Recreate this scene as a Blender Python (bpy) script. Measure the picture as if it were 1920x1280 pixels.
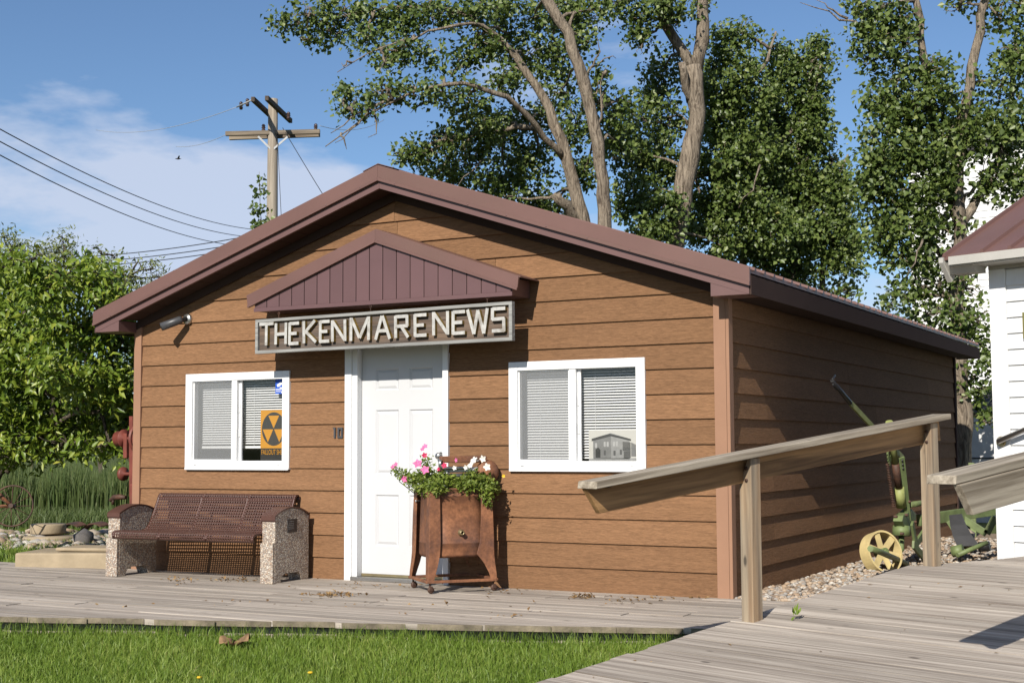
import bpy, math, random
import numpy as np
from mathutils import Vector, Matrix

for o in list(bpy.data.objects):
    bpy.data.objects.remove(o)
SC = bpy.context.scene
COL = SC.collection
R = math.radians
random.seed(7)

# ------------------------------------------------------------------ camera
CAM = np.array([3.65021, -10.18405, 1.17531])
AX_R = np.array([0.87827896, 0.47811951, -0.0052739])
AX_U = np.array([0.04018386, -0.06281571, 0.99721585])
AX_W = np.array([-0.47645706, 0.87604562, 0.0743824])
FPX = 2600.78
cd = bpy.data.cameras.new('camera')
cam = bpy.data.objects.new('camera', cd)
COL.objects.link(cam)
cd.sensor_fit = 'HORIZONTAL'
cd.sensor_width = 36.0
cd.lens = FPX / 1920 * 36.0
cd.clip_start = 0.05
cd.clip_end = 3000
cam.matrix_world = Matrix([[AX_R[i], AX_U[i], -AX_W[i], CAM[i]] for i in range(3)] + [[0, 0, 0, 1]])
SC.camera = cam

# ------------------------------------------------------------------ light
SUN_EL, SUN_AZ = R(32.7), R(6)
LDIR = Vector((-math.sin(SUN_AZ) * math.cos(SUN_EL), math.cos(SUN_AZ) * math.cos(SUN_EL), -math.sin(SUN_EL)))
sl = bpy.data.lights.new('sun', 'SUN')
sl.energy = 5.0
sl.angle = R(0.53)
sl.color = (1.0, 0.94, 0.84)
so = bpy.data.objects.new('sun', sl)
COL.objects.link(so)
so.rotation_euler = LDIR.to_track_quat('-Z', 'Y').to_euler()
so.location = (5, -30, 25)

wd = bpy.data.worlds.new('World')
SC.world = wd
wd.use_nodes = True
nt = wd.node_tree
nt.nodes.clear()


def wn(t, **k):
    n = nt.nodes.new(t)
    for a, b in k.items():
        setattr(n, a, b)
    return n


w_out = wn('ShaderNodeOutputWorld')
w_bg = wn('ShaderNodeBackground')
w_bg.inputs['Strength'].default_value = 0.082
sky = wn('ShaderNodeTexSky', sky_type='NISHITA', sun_disc=False, sun_elevation=SUN_EL, sun_rotation=R(174), altitude=600,
         air_density=1.0, dust_density=0.3, ozone_density=5.0)
w_tc = wn('ShaderNodeTexCoord')
w_mp = wn('ShaderNodeMapping')
w_mp.inputs['Scale'].default_value = (2.6, 2.6, 7.5)
w_mp.inputs['Location'].default_value = (18.03, 0.61, 0.82)
w_n = wn('ShaderNodeTexNoise')
w_n.inputs['Scale'].default_value = 1.0
w_n.inputs['Detail'].default_value = 7.0
w_n.inputs['Roughness'].default_value = 0.58
w_r = wn('ShaderNodeValToRGB')
w_r.color_ramp.elements[0].position = 0.505
w_r.color_ramp.elements[0].color = (0, 0, 0, 1)
w_r.color_ramp.elements[1].position = 0.60
w_r.color_ramp.elements[1].color = (0.80, 0.80, 0.80, 1)
w_mx = wn('ShaderNodeMixRGB')
w_mx.inputs['Color2'].default_value = (5.6, 6.2, 7.6, 1)
nt.links.new(w_tc.outputs['Generated'], w_mp.inputs['Vector'])
nt.links.new(w_mp.outputs['Vector'], w_n.inputs['Vector'])
nt.links.new(w_n.outputs['Fac'], w_r.inputs['Fac'])
nt.links.new(w_r.outputs['Color'], w_mx.inputs['Fac'])
nt.links.new(sky.outputs['Color'], w_mx.inputs['Color1'])
nt.links.new(w_mx.outputs['Color'], w_bg.inputs['Color'])
nt.links.new(w_bg.outputs['Background'], w_out.inputs['Surface'])

SC.view_settings.view_transform = 'Standard'
SC.view_settings.look = 'None'
SC.view_settings.exposure = 0.45
SC.view_settings.gamma = 1.0
SC.view_settings.use_curve_mapping = False
SC.render.engine = 'CYCLES'
SC.cycles.use_denoising = True
SC.cycles.max_bounces = 8
SC.cycles.transparent_max_bounces = 16
SC.cycles.caustics_reflective = False
SC.cycles.caustics_refractive = False


# ------------------------------------------------------------------ geometry helpers
def at(px, py, depth):
    """World point seen at photograph pixel (px, py) at the given distance along the view axis."""
    return CAM + (AX_W + (px - 960) / FPX * AX_R - (py - 640) / FPX * AX_U) * depth


def on(px, py, ax, v):
    d = AX_W + (px - 960) / FPX * AX_R - (py - 640) / FPX * AX_U
    return CAM + d * ((v - CAM[ax]) / d[ax])


def tag(o, label=None, cat=None, group=None, kind=None):
    if label:
        o['label'] = label
    if cat:
        o['category'] = cat
    if group:
        o['group'] = group
    if kind:
        o['kind'] = kind
    return o


def empty(name, loc=(0, 0, 0), rz=0.0, label=None, cat=None, group=None, kind=None):
    o = bpy.data.objects.new(name, None)
    COL.objects.link(o)
    o.location = loc
    o.rotation_euler = (0, 0, rz)
    o.empty_display_size = 0.1
    return tag(o, label, cat, group, kind)


def mesh_np(name, v, f, m, parent=None, smooth=False, tint=None):
    """One mesh object from arrays; f is an (n, k) index array."""
    v = np.asarray(v, np.float32)
    f = np.asarray(f, np.int32)
    me = bpy.data.meshes.new(name)
    me.vertices.add(len(v))
    me.vertices.foreach_set('co', v.ravel())
    n, k = f.shape
    me.loops.add(n * k)
    me.loops.foreach_set('vertex_index', f.ravel())
    me.polygons.add(n)
    me.polygons.foreach_set('loop_start', np.arange(0, n * k, k, dtype=np.int32))
    me.polygons.foreach_set('loop_total', np.full(n, k, np.int32))
    if tint is not None:
        a = me.attributes.new('tint', 'FLOAT', 'FACE')
        a.data.foreach_set('value', np.asarray(tint, np.float32))
    me.update(calc_edges=True)
    if smooth:
        me.polygons.foreach_set('use_smooth', np.ones(n, bool))
    if m:
        me.materials.append(m)
    o = bpy.data.objects.new(name, me)
    COL.objects.link(o)
    o.parent = parent
    return o


class MB:
    def __init__(self):
        self.v, self.f, self.sm, self.mi = [], [], [], []

    def add(self, v, f, smooth=False, mi=0):
        b = len(self.v)
        self.v += [tuple(float(c) for c in p) for p in v]
        for q in f:
            self.f.append([b + i for i in q])
            self.sm.append(smooth)
            self.mi.append(mi)
        return self

    def box(self, lo, hi, mi=0):
        x0, y0, z0 = lo
        x1, y1, z1 = hi
        return self.add([(x0, y0, z0), (x1, y0, z0), (x1, y1, z0), (x0, y1, z0), (x0, y0, z1), (x1, y0, z1), (x1, y1, z1), (x0, y1, z1)],
                        [(0, 3, 2, 1), (4, 5, 6, 7), (0, 1, 5, 4), (1, 2, 6, 5), (2, 3, 7, 6), (3, 0, 4, 7)], mi=mi)

    def bar(self, a, b, wd, th, up=(0, 0, 1), mi=0):
        """Rectangular bar from a to b; wd across, th along up."""
        a, b = Vector(a), Vector(b)
        t = (b - a).normalized()
        s = t.cross(Vector(up))
        if s.length < 1e-4:
            s = t.cross(Vector((1, 0, 0)))
        s.normalize()
        n = s.cross(t).normalized()
        v = []
        for p in (a, b):
            for i, j in ((-1, -1), (1, -1), (1, 1), (-1, 1)):
                v.append(p + s * (wd / 2 * i) + n * (th / 2 * j))
        return self.add(v, [(0, 1, 2, 3), (7, 6, 5, 4), (0, 4, 5, 1), (1, 5, 6, 2), (2, 6, 7, 3), (3, 7, 4, 0)], mi=mi)

    def prism(self, poly, fn, d0, d1, mi=0):
        """poly: 2-D points; fn(a, b, d) -> 3-D point; extruded d0..d1."""
        n = len(poly)
        v = [fn(a, b, d0) for a, b in poly] + [fn(a, b, d1) for a, b in poly]
        f = [tuple(range(n)), tuple(range(2 * n - 1, n - 1, -1))]
        f += [(i, i + n, (i + 1) % n + n, (i + 1) % n) for i in range(n)]
        return self.add(v, f, mi=mi)

    def tube(self, pts, rad, sides=8, caps=True, mi=0):
        pts = [Vector(p) for p in pts]
        n = len(pts)
        if not hasattr(rad, '__len__'):
            rad = [rad] * n
        t0 = (pts[1] - pts[0]).normalized()
        s = t0.cross(Vector((0, 0, 1)))
        if s.length < 1e-3:
            s = t0.cross(Vector((1, 0, 0)))
        s.normalize()
        v = []
        for i, p in enumerate(pts):
            t = (pts[min(i + 1, n - 1)] - pts[max(i - 1, 0)])
            t.normalize()
            s = (s - t * s.dot(t))
            s.normalize()
            q = t.cross(s)
            for k in range(sides):
                a = 2 * math.pi * k / sides
                v.append(p + (s * math.cos(a) + q * math.sin(a)) * rad[i])
        f = []
        for i in range(n - 1):
            for k in range(sides):
                k2 = (k + 1) % sides
                f.append((i * sides + k, i * sides + k2, (i + 1) * sides + k2, (i + 1) * sides + k))
        b = len(self.v)
        self.add(v, f, smooth=True, mi=mi)
        if caps:
            self.f.append([b + k for k in range(sides - 1, -1, -1)])
            self.f.append([b + (n - 1) * sides + k for k in range(sides)])
            self.sm += [False, False]
            self.mi += [mi, mi]
        return self

    def lathe(self, prof, c=(0, 0, 0), axis='z', sides=24, mi=0):
        """prof: (radius, height) list round an axis through c."""
        v, f = [], []
        n = len(prof)
        for k in range(sides):
            a = 2 * math.pi * k / sides
            for r_, h in prof:
                x, y = r_ * math.cos(a), r_ * math.sin(a)
                p = {'z': (x, y, h), 'y': (x, h, y), 'x': (h, x, y)}[axis]
                v.append((p[0] + c[0], p[1] + c[1], p[2] + c[2]))
        for k in range(sides):
            k2 = (k + 1) % sides
            for i in range(n - 1):
                f.append((k * n + i, k2 * n + i, k2 * n + i + 1, k * n + i + 1))
        return self.add(v, f, smooth=True, mi=mi)

    def build(self, name, m, parent=None, loc=None, bevel=0.0, xf=None):
        """Vertices are in world space; loc is the origin the mesh is stored round (the parent's place)."""
        v = self.v
        if loc is not None:
            v = [(p[0] - loc[0], p[1] - loc[1], p[2] - loc[2]) for p in v]
        me = bpy.data.meshes.new(name)
        me.from_pydata(v, [], self.f)
        me.polygons.foreach_set('use_smooth', self.sm)
        for q in (m if isinstance(m, (list, tuple)) else [m]):
            me.materials.append(q)
        me.polygons.foreach_set('material_index', self.mi)
        me.update()
        o = bpy.data.objects.new(name, me)
        COL.objects.link(o)
        o.parent = parent
        if bevel:
            b = o.modifiers.new('bevel', 'BEVEL')
            b.width = bevel
            b.segments = 2
            b.limit_method = 'ANGLE'
            b.angle_limit = R(40)
        return o


def clip(poly, a, b, c):
    """Keep the part of a 2-D polygon where a*x + b*y <= c."""
    out = []
    n = len(poly)
    for i in range(n):
        p, q = poly[i], poly[(i + 1) % n]
        dp, dq = a * p[0] + b * p[1] - c, a * q[0] + b * q[1] - c
        if dp <= 0:
            out.append(p)
        if (dp < 0 < dq) or (dq < 0 < dp):
            t = dp / (dp - dq)
            out.append((p[0] + (q[0] - p[0]) * t, p[1] + (q[1] - p[1]) * t))
    return out


# ------------------------------------------------------------------ materials
ALB = 0.745            # all base colours below are scaled by this


def alb(c):
    return tuple(x * ALB for x in c)


class NT:
    def __init__(self, name):
        self.m = bpy.data.materials.new(name)
        self.m.use_nodes = True
        self.t = self.m.node_tree
        self.t.nodes.clear()
        self.out = self.n('ShaderNodeOutputMaterial')
        self.p = self.n('ShaderNodeBsdfPrincipled')
        self.l(self.p.outputs[0], self.out.inputs['Surface'])

    def n(self, t, **k):
        x = self.t.nodes.new(t)
        for a, b in k.items():
            if hasattr(x, a):
                setattr(x, a, b)
            else:
                x.inputs[a.replace('_', ' ')].default_value = b
        return x

    def l(self, a, b):
        self.t.links.new(a, b)

    def coords(self, scale=(1, 1, 1), rnd=17.0, world=False):
        tc = self.n('ShaderNodeTexCoord')
        mp = self.n('ShaderNodeMapping')
        mp.inputs['Scale'].default_value = scale
        src = tc.outputs['Object']
        if world:
            src = self.n('ShaderNodeNewGeometry').outputs['Position']
        elif rnd:
            oi = self.n('ShaderNodeObjectInfo')
            mu = self.n('ShaderNodeMath', operation='MULTIPLY')
            mu.inputs[1].default_value = rnd
            self.l(oi.outputs['Random'], mu.inputs[0])
            ad = self.n('ShaderNodeVectorMath', operation='ADD')
            self.l(src, ad.inputs[0])
            self.l(mu.outputs[0], ad.inputs[1])
            src = ad.outputs[0]
        self.l(src, mp.inputs['Vector'])
        return mp.outputs['Vector']

    def noise(self, vec, scale, detail=4, rough=0.55, dist=0.0):
        x = self.n('ShaderNodeTexNoise')
        x.inputs['Scale'].default_value = scale
        x.inputs['Detail'].default_value = detail
        x.inputs['Roughness'].default_value = rough
        x.inputs['Distortion'].default_value = dist
        self.l(vec, x.inputs['Vector'])
        return x.outputs['Fac']

    def ramp(self, fac, stops):
        x = self.n('ShaderNodeValToRGB')
        e = x.color_ramp.elements
        while len(e) < len(stops):
            e.new(0.5)
        for i, (p, c) in enumerate(stops):
            e[i].position = p
            e[i].color = (*alb(c[:3]), 1) if hasattr(c, '__len__') else (c, c, c, 1)
        self.l(fac, x.inputs['Fac'])
        return x.outputs['Color']

    def mix(self, a, b, fac=0.5, mode='MIX'):
        x = self.n('ShaderNodeMixRGB', blend_type=mode)
        for s, k in ((a, 'Color1'), (b, 'Color2')):
            if hasattr(s, '__len__'):
                x.inputs[k].default_value = (*(alb(s) if mode == 'MIX' else s), 1)
            else:
                self.l(s, x.inputs[k])
        if isinstance(fac, (int, float)):
            x.inputs['Fac'].default_value = fac
        else:
            self.l(fac, x.inputs['Fac'])
        return x.outputs['Color']

    def rand_value(self, col, lo=0.88, hi=1.1):
        oi = self.n('ShaderNodeObjectInfo')
        mr = self.n('ShaderNodeMapRange')
        mr.inputs['To Min'].default_value = lo
        mr.inputs['To Max'].default_value = hi
        self.l(oi.outputs['Random'], mr.inputs['Value'])
        return self.mix(col, mr.outputs[0], 1.0, 'MULTIPLY')

    def bump(self, h, strength=0.3, dist=0.01):
        b = self.n('ShaderNodeBump')
        b.inputs['Strength'].default_value = strength
        b.inputs['Distance'].default_value = dist
        self.l(h, b.inputs['Height'])
        self.l(b.outputs[0], self.p.inputs['Normal'])

    def done(self, col=None, rough=0.6, spec=0.4, metal=0.0):
        if col is not None:
            if hasattr(col, '__len__'):
                self.p.inputs['Base Color'].default_value = (*alb(col), 1)
            else:
                self.l(col, self.p.inputs['Base Color'])
        if isinstance(rough, (int, float)):
            self.p.inputs['Roughness'].default_value = rough
        else:
            self.l(rough, self.p.inputs['Roughness'])
        self.p.inputs['Specular IOR Level'].default_value = spec
        self.p.inputs['Metallic'].default_value = metal
        return self.m


def sc(c, k):
    return tuple(min(1, x * k) for x in c)


def plain(name, c, rough=0.55, var=0.12, scale=6.0, bump=0.0, spec=0.4, metal=0.0, rnd=0.0, dirt=0.0):
    t = NT(name)
    v = t.coords()
    f = t.noise(v, scale, 5)
    col = t.ramp(f, [(0.3, sc(c, 1 - var)), (0.7, sc(c, 1 + var))])
    if dirt:
        d = t.noise(v, scale * 0.35, 6, 0.7)
        col = t.mix(col, (0.16, 0.12, 0.08), t.ramp(d, [(0.52, 0.0), (0.75, dirt)]))
    if rnd:
        col = t.rand_value(col, 1 - rnd, 1 + rnd)
    if bump:
        t.bump(t.noise(v, scale * 6, 4), bump, 0.01)
    return t.done(col, rough, spec, metal)


def wood(name, pale, dark, axis=0, grain=55.0, along=1.6, knots=True, rough=0.8, bump=0.35, rnd=0.12, warm=None):
    """Weathered timber; axis is the local axis the grain runs along."""
    t = NT(name)
    s = [grain, grain, grain]
    s[axis] = along
    v = t.coords(tuple(s), rnd=23.0)
    g = t.noise(v, 1.0, 6, 0.62, 0.4)
    col = t.ramp(g, [(0.28, dark), (0.46, tuple((a + b) / 2 for a, b in zip(pale, dark))), (0.62, pale), (0.8, sc(pale, 1.12))])
    s2 = [9, 9, 9]
    s2[axis] = 0.9
    b = t.noise(t.coords(tuple(s2), rnd=31.0), 1.0, 4)
    if warm:
        col = t.mix(col, warm, t.ramp(b, [(0.45, 0.0), (0.7, 0.65)]))
    else:
        col = t.mix(col, sc(dark, 0.9), t.ramp(b, [(0.5, 0.0), (0.8, 0.45)]))
    cr = t.noise(t.coords(tuple(x * (2.4 if i != axis else 0.8) for i, x in enumerate(s)), rnd=41.0), 1.0, 3, 0.5, 0.2)
    col = t.mix(col, sc(dark, 0.30), t.ramp(cr, [(0.66, 0.0), (0.73, 0.8)]))
    if knots:
        s3 = [7.0, 7.0, 7.0]
        s3[axis] = 2.6
        vo = t.n('ShaderNodeTexVoronoi')
        vo.inputs['Scale'].default_value = 1.0
        t.l(t.coords(tuple(s3), rnd=11.0), vo.inputs['Vector'])
        col = t.mix(col, sc(dark, 0.35), t.ramp(vo.outputs['Distance'], [(0.05, 0.8), (0.11, 0.0)]))
    col = t.rand_value(col, 1 - rnd, 1 + rnd)
    t.bump(g, bump, 0.004)
    return t.done(col, rough, 0.25)


def siding_mat(name, c, axis):
    t = NT(name)
    s = [95, 95, 95]
    s[axis] = 9.0
    v = t.coords(tuple(s), rnd=19.0)
    g = t.noise(v, 1.0, 5, 0.6, 1.2)
    col = t.ramp(g, [(0.3, sc(c, 0.72)), (0.55, c), (0.75, sc(c, 1.2))])
    s2 = [5, 5, 9]
    s2[axis] = 0.8
    b = t.noise(t.coords(tuple(s2), rnd=13.0), 1.0, 5, 0.65)
    col = t.mix(col, sc(c, 1.22), t.ramp(b, [(0.52, 0.0), (0.72, 0.5)]))
    col = t.mix(col, sc(c, 0.62), t.ramp(t.noise(t.coords((1.1, 1.1, 5.0), rnd=7.0), 1.0, 6, 0.7), [(0.55, 0.0), (0.80, 0.5)]))
    fine = t.noise(t.coords(tuple(x * 2.6 for x in s), rnd=29.0), 1.0, 3, 0.7)
    col = t.mix(col, t.ramp(fine, [(0.34, 0.66), (0.62, 1.12)]), 0.65, 'MULTIPLY')
    col = t.rand_value(col, 0.90, 1.12)
    t.bump(g, 0.8, 0.005)
    return t.done(col, 0.85, 0.12)


M = {}
M['siding'] = siding_mat('brown_siding', (0.272, 0.146, 0.076), 0)
M['siding_side'] = siding_mat('brown_siding_side', (0.272, 0.146, 0.076), 1)
M['trim'] = plain('tan_trim_paint', (0.355, 0.198, 0.125), 0.7, 0.06, 3, 0.05, 0.2)
M['roof'] = plain('mauve_brown_steel', (0.172, 0.090, 0.076), 0.45, 0.10, 1.6, 0.03, 0.4, dirt=0.22)
M['fascia'] = plain('mauve_fascia', (0.165, 0.090, 0.084), 0.42, 0.06, 3)
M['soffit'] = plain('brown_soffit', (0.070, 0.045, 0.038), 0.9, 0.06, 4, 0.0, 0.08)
M['panel'] = plain('mauve_panel_steel', (0.142, 0.076, 0.078), 0.42, 0.08, 1.8, 0.02, 0.4, rnd=0.05, dirt=0.12)
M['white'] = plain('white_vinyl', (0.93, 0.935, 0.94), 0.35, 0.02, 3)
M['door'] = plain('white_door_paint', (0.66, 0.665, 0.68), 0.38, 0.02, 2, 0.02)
M['rubber'] = plain('dark_rubber', (0.03, 0.03, 0.032), 0.7)
M['blind'] = plain('white_blind', (1.0, 1.0, 0.98), 0.5, 0.01, 3)
M['interior'] = plain('room_wall', (0.10, 0.10, 0.11), 0.8, 0.05, 2)
M['steel'] = plain('satin_steel', (0.55, 0.54, 0.52), 0.28, 0.08, 20, 0.0, 0.5, 0.9)
M['brass'] = plain('aged_brass', (0.50, 0.40, 0.22), 0.35, 0.15, 15, 0.0, 0.5, 0.8)
M['black'] = plain('black_plastic', (0.022, 0.022, 0.024), 0.4)
M['dark_grey'] = plain('dark_grey_paint', (0.07, 0.07, 0.075), 0.4)
M['deck'] = wood('weathered_deck_wood', (0.555, 0.490, 0.420), (0.215, 0.175, 0.145), 0, 36, 0.8, True, 0.85, 0.9, 0.21)
M['deck_end'] = plain('mossy_end_grain', (0.20, 0.165, 0.115), 0.9, 0.5, 9, 0.5)
M['rail'] = wood('weathered_rail_wood', (0.50, 0.435, 0.345), (0.15, 0.115, 0.080), 0, 26, 0.9, True, 0.8, 0.6, 0.08)
M['apron'] = wood('oiled_rail_board', (0.44, 0.255, 0.112), (0.090, 0.044, 0.018), 0, 15, 0.7, True, 0.75, 0.3, 0.08)
M['post'] = wood('rail_post_wood', (0.42, 0.335, 0.235), (0.11, 0.092, 0.08), 2, 24, 1.0, True, 0.8, 0.45, 0.05, warm=(0.34, 0.20, 0.10))
M['pole'] = wood('utility_pole_wood', (0.42, 0.365, 0.29), (0.20, 0.165, 0.13), 2, 14, 0.5, False, 0.9, 0.4, 0.05)
M['arm'] = wood('crossarm_wood', (0.34, 0.28, 0.21), (0.12, 0.09, 0.07), 0, 18, 0.6, False, 0.9, 0.4, 0.1)
M['arm_dark'] = wood('dark_crossarm_wood', (0.13, 0.10, 0.08), (0.05, 0.04, 0.03), 0, 18, 0.6, False, 0.9, 0.4, 0.1)
M['sign_board'] = wood('sign_board_wood', (0.15, 0.12, 0.10), (0.045, 0.036, 0.033), 0, 30, 1.6, False, 0.85, 0.5, 0.0, warm=(0.30, 0.19, 0.12))
M['sign_frame'] = wood('sign_frame_wood', (0.42, 0.42, 0.40), (0.19, 0.185, 0.18), 0, 50, 2.0, False, 0.85, 0.5, 0.1)
M['letter'] = plain('flaking_white_paint', (0.50, 0.49, 0.465), 0.6, 0.2, 22, 0.3, dirt=0.8)
M['letter_edge'] = plain('yellow_letter_edge', (0.26, 0.17, 0.04), 0.6, 0.6, 30, 0.2)
M['blade'] = None


def glass_mat():
    t = NT('window_glass')
    t.t.nodes.remove(t.p)
    tr = t.n('ShaderNodeBsdfTransparent')
    tr.inputs['Color'].default_value = (0.93, 0.94, 0.955, 1)
    gl = t.n('ShaderNodeBsdfGlossy')
    gl.inputs['Roughness'].default_value = 0.02
    fr = t.n('ShaderNodeFresnel')
    fr.inputs['IOR'].default_value = 1.5
    ad = t.n('ShaderNodeMath', operation='ADD')
    ad.inputs[1].default_value = 0.03
    mx = t.n('ShaderNodeMixShader')
    t.l(fr.outputs[0], ad.inputs[0])
    t.l(ad.outputs[0], mx.inputs[0])
    t.l(tr.outputs[0], mx.inputs[1])
    t.l(gl.outputs[0], mx.inputs[2])
    t.l(mx.outputs[0], t.out.inputs['Surface'])
    return t.m


def screen_mat():
    t = NT('insect_screen')
    t.t.nodes.remove(t.p)
    tr = t.n('ShaderNodeBsdfTransparent')
    df = t.n('ShaderNodeBsdfDiffuse')
    df.inputs['Color'].default_value = (0.42, 0.43, 0.44, 1)
    mx = t.n('ShaderNodeMixShader')
    mx.inputs[0].default_value = 0.30
    t.l(tr.outputs[0], mx.inputs[1])
    t.l(df.outputs[0], mx.inputs[2])
    t.l(mx.outputs[0], t.out.inputs['Surface'])
    return t.m


M['glass'] = glass_mat()
M['screen'] = screen_mat()


def aggregate():
    t = NT('exposed_aggregate')
    v = t.coords(rnd=0)
    vo = t.n('ShaderNodeTexVoronoi')
    vo.inputs['Scale'].default_value = 85
    t.l(v, vo.inputs['Vector'])
    sep = t.n('ShaderNodeSeparateColor')
    t.l(vo.outputs['Color'], sep.inputs[0])
    col = t.ramp(sep.outputs[0], [(0.0, (0.30, 0.18, 0.12)), (0.25, (0.54, 0.39, 0.28)), (0.5, (0.74, 0.65, 0.52)), (0.75, (0.34, 0.27, 0.23)), (1.0, (0.90, 0.83, 0.72))])
    col = t.mix(col, (0.26, 0.22, 0.19), t.ramp(vo.outputs['Distance'], [(0.45, 0.0), (0.65, 0.8)]))
    inv = t.ramp(vo.outputs['Distance'], [(0.0, 1.0), (0.7, 0.0)])
    t.bump(inv, 0.8, 0.008)
    return t.done(col, 0.8, 0.3)


M['aggregate'] = aggregate()


def rust(name, a, b, c, scale=5):
    t = NT(name)
    v = t.coords(rnd=0)
    f = t.noise(v, scale, 8, 0.65)
    col = t.ramp(f, [(0.30, a), (0.48, b), (0.60, c), (0.75, sc(b, 0.7))])
    g = t.noise(v, scale * 9, 5, 0.7)
    col = t.mix(col, t.ramp(g, [(0.35, 0.55), (0.65, 1.15)]), 0.7, 'MULTIPLY')
    t.bump(g, 0.25, 0.004)
    return t.done(col, 0.62, 0.35)


M['rust'] = rust('rusty_enamel', (0.120, 0.062, 0.048), (0.230, 0.098, 0.050), (0.360, 0.155, 0.075), 4)
M['rust_dark'] = rust('dark_rust', (0.05, 0.03, 0.024), (0.09, 0.045, 0.03), (0.14, 0.065, 0.04), 8)
M['bench_metal'] = plain('brown_coated_steel', (0.100, 0.044, 0.032), 0.4, 0.12, 8, 0.0, 0.5)
M['plow_green'] = plain('faded_green_paint', (0.175, 0.225, 0.090), 0.55, 0.3, 9, 0.1, dirt=0.35)
M['plow_lever'] = plain('yellow_green_paint', (0.34, 0.37, 0.13), 0.55, 0.25, 9, 0.1, dirt=0.3)
M['plow_yellow'] = plain('faded_yellow_paint', (0.70, 0.56, 0.27), 0.6, 0.15, 9, 0.1, dirt=0.35)
M['red_paint'] = plain('faded_red_paint', (0.20, 0.050, 0.036), 0.55, 0.25, 9, 0.1, dirt=0.3)
M['concrete'] = plain('tan_concrete', (0.40, 0.32, 0.215), 0.9, 0.14, 5, 0.35, 0.2, dirt=0.25)
M['concrete_grey'] = plain('grey_boulder', (0.13, 0.12, 0.115), 0.9, 0.3, 8, 0.5, 0.2)
M['white_wood'] = plain('white_clapboard_paint', (0.90, 0.90, 0.90), 0.55, 0.04, 4, 0.15, dirt=0.14)
M['grey_trim'] = plain('grey_white_trim', (0.52, 0.50, 0.46), 0.5, 0.05, 4, 0.1, dirt=0.2)
M['dark_roof'] = plain('dark_shingles', (0.07, 0.062, 0.06), 0.8, 0.2, 10, 0.3)
M['olive'] = plain('olive_frame_paint', (0.20, 0.19, 0.06), 0.6, 0.15, 9)
M['wire'] = plain('black_cable', (0.02, 0.02, 0.022), 0.6)
M['wire_pale'] = plain('weathered_aluminium_wire', (0.45, 0.46, 0.47), 0.5)
M['ceramic'] = plain('brown_insulator', (0.06, 0.035, 0.03), 0.2)
M['poster_orange'] = plain('poster_orange', (0.72, 0.32, 0.012), 0.6, 0.03, 4)
M['poster_black'] = plain('poster_black', (0.035, 0.033, 0.032), 0.6, 0.05, 4)
M['sticker_blue'] = plain('sticker_blue', (0.02, 0.10, 0.55), 0.5, 0.03, 4)
M['paper'] = plain('photo_paper', (0.70, 0.68, 0.62), 0.5, 0.02, 4)
for i, g in enumerate((0.05, 0.13, 0.24, 0.36, 0.5)):
    M['print%d' % i] = plain('photo_grey_%d' % i, (g, g * 0.99, g * 0.96), 0.5, 0.12, 30)


def bark(name, a, b, sx=11):
    t = NT(name)
    v = t.coords((sx * 1.6, sx * 1.6, 2.6), rnd=0)
    f = t.noise(v, 1.0, 7, 0.7, 1.5)
    col = t.ramp(f, [(0.38, b), (0.52, a), (0.7, sc(a, 1.3))])
    t.bump(f, 1.0, 0.06)
    return t.done(col, 0.9, 0.15)


M['bark'] = bark('cottonwood_bark', (0.36, 0.295, 0.225), (0.13, 0.10, 0.075))
M['bark_dark'] = bark('dark_bark', (0.16, 0.13, 0.10), (0.05, 0.04, 0.03))
M['twig'] = plain('bare_twig', (0.24, 0.19, 0.15), 0.9, 0.2, 9)


def leaf_mat(name, stops, gloss=0.38, spec=0.5, trans=0.35):
    t = NT(name)
    at_ = t.n('ShaderNodeAttribute')
    at_.attribute_name = 'tint'
    col = t.ramp(at_.outputs['Fac'], stops)
    t.done(col, gloss, spec)
    tl = t.n('ShaderNodeBsdfTranslucent')
    t.l(t.mix(col, (1.0, 1.15, 0.35), 0.6, 'MULTIPLY'), tl.inputs['Color'])
    mx = t.n('ShaderNodeMixShader')
    mx.inputs[0].default_value = trans
    t.l(t.p.outputs[0], mx.inputs[1])
    t.l(tl.outputs[0], mx.inputs[2])
    t.l(mx.outputs[0], t.out.inputs['Surface'])
    return t.m


M['leaf'] = leaf_mat('cottonwood_leaf', [(0.0, (0.062, 0.102, 0.022)), (0.5, (0.130, 0.188, 0.044)), (0.85, (0.230, 0.290, 0.080)), (0.99, (0.32, 0.36, 0.12)), (1.0, (0.46, 0.30, 0.06))], 0.42, 0.42, 0.3)
M['leaf_bush'] = leaf_mat('bush_leaf', [(0.0, (0.080, 0.145, 0.014)), (0.5, (0.190, 0.280, 0.030)), (0.9, (0.37, 0.43, 0.060)), (1.0, (0.50, 0.45, 0.08))], 0.42, 0.45, 0.3)
M['leaf_far'] = leaf_mat('far_leaf', [(0.0, (0.14, 0.18, 0.055)), (0.6, (0.25, 0.29, 0.105)), (1.0, (0.34, 0.36, 0.15))], 0.6, 0.3, 0.3)
M['leaf_flower'] = leaf_mat('petunia_leaf', [(0.0, (0.09, 0.14, 0.018)), (0.6, (0.20, 0.27, 0.04)), (1.0, (0.38, 0.42, 0.09))], 0.5, 0.35, 0.3)
M['grass'] = leaf_mat('lawn_blade', [(0.0, (0.105, 0.185, 0.020)), (0.55, (0.215, 0.325, 0.045)), (0.9, (0.36, 0.43, 0.095)), (1.0, (0.54, 0.48, 0.20))], 0.5, 0.35, 0.35)
M['reed'] = leaf_mat('tall_reed', [(0.0, (0.080, 0.130, 0.038)), (0.55, (0.155, 0.210, 0.070)), (0.9, (0.19, 0.22, 0.08)), (1.0, (0.36, 0.31, 0.16))], 0.5, 0.35, 0.35)
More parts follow.
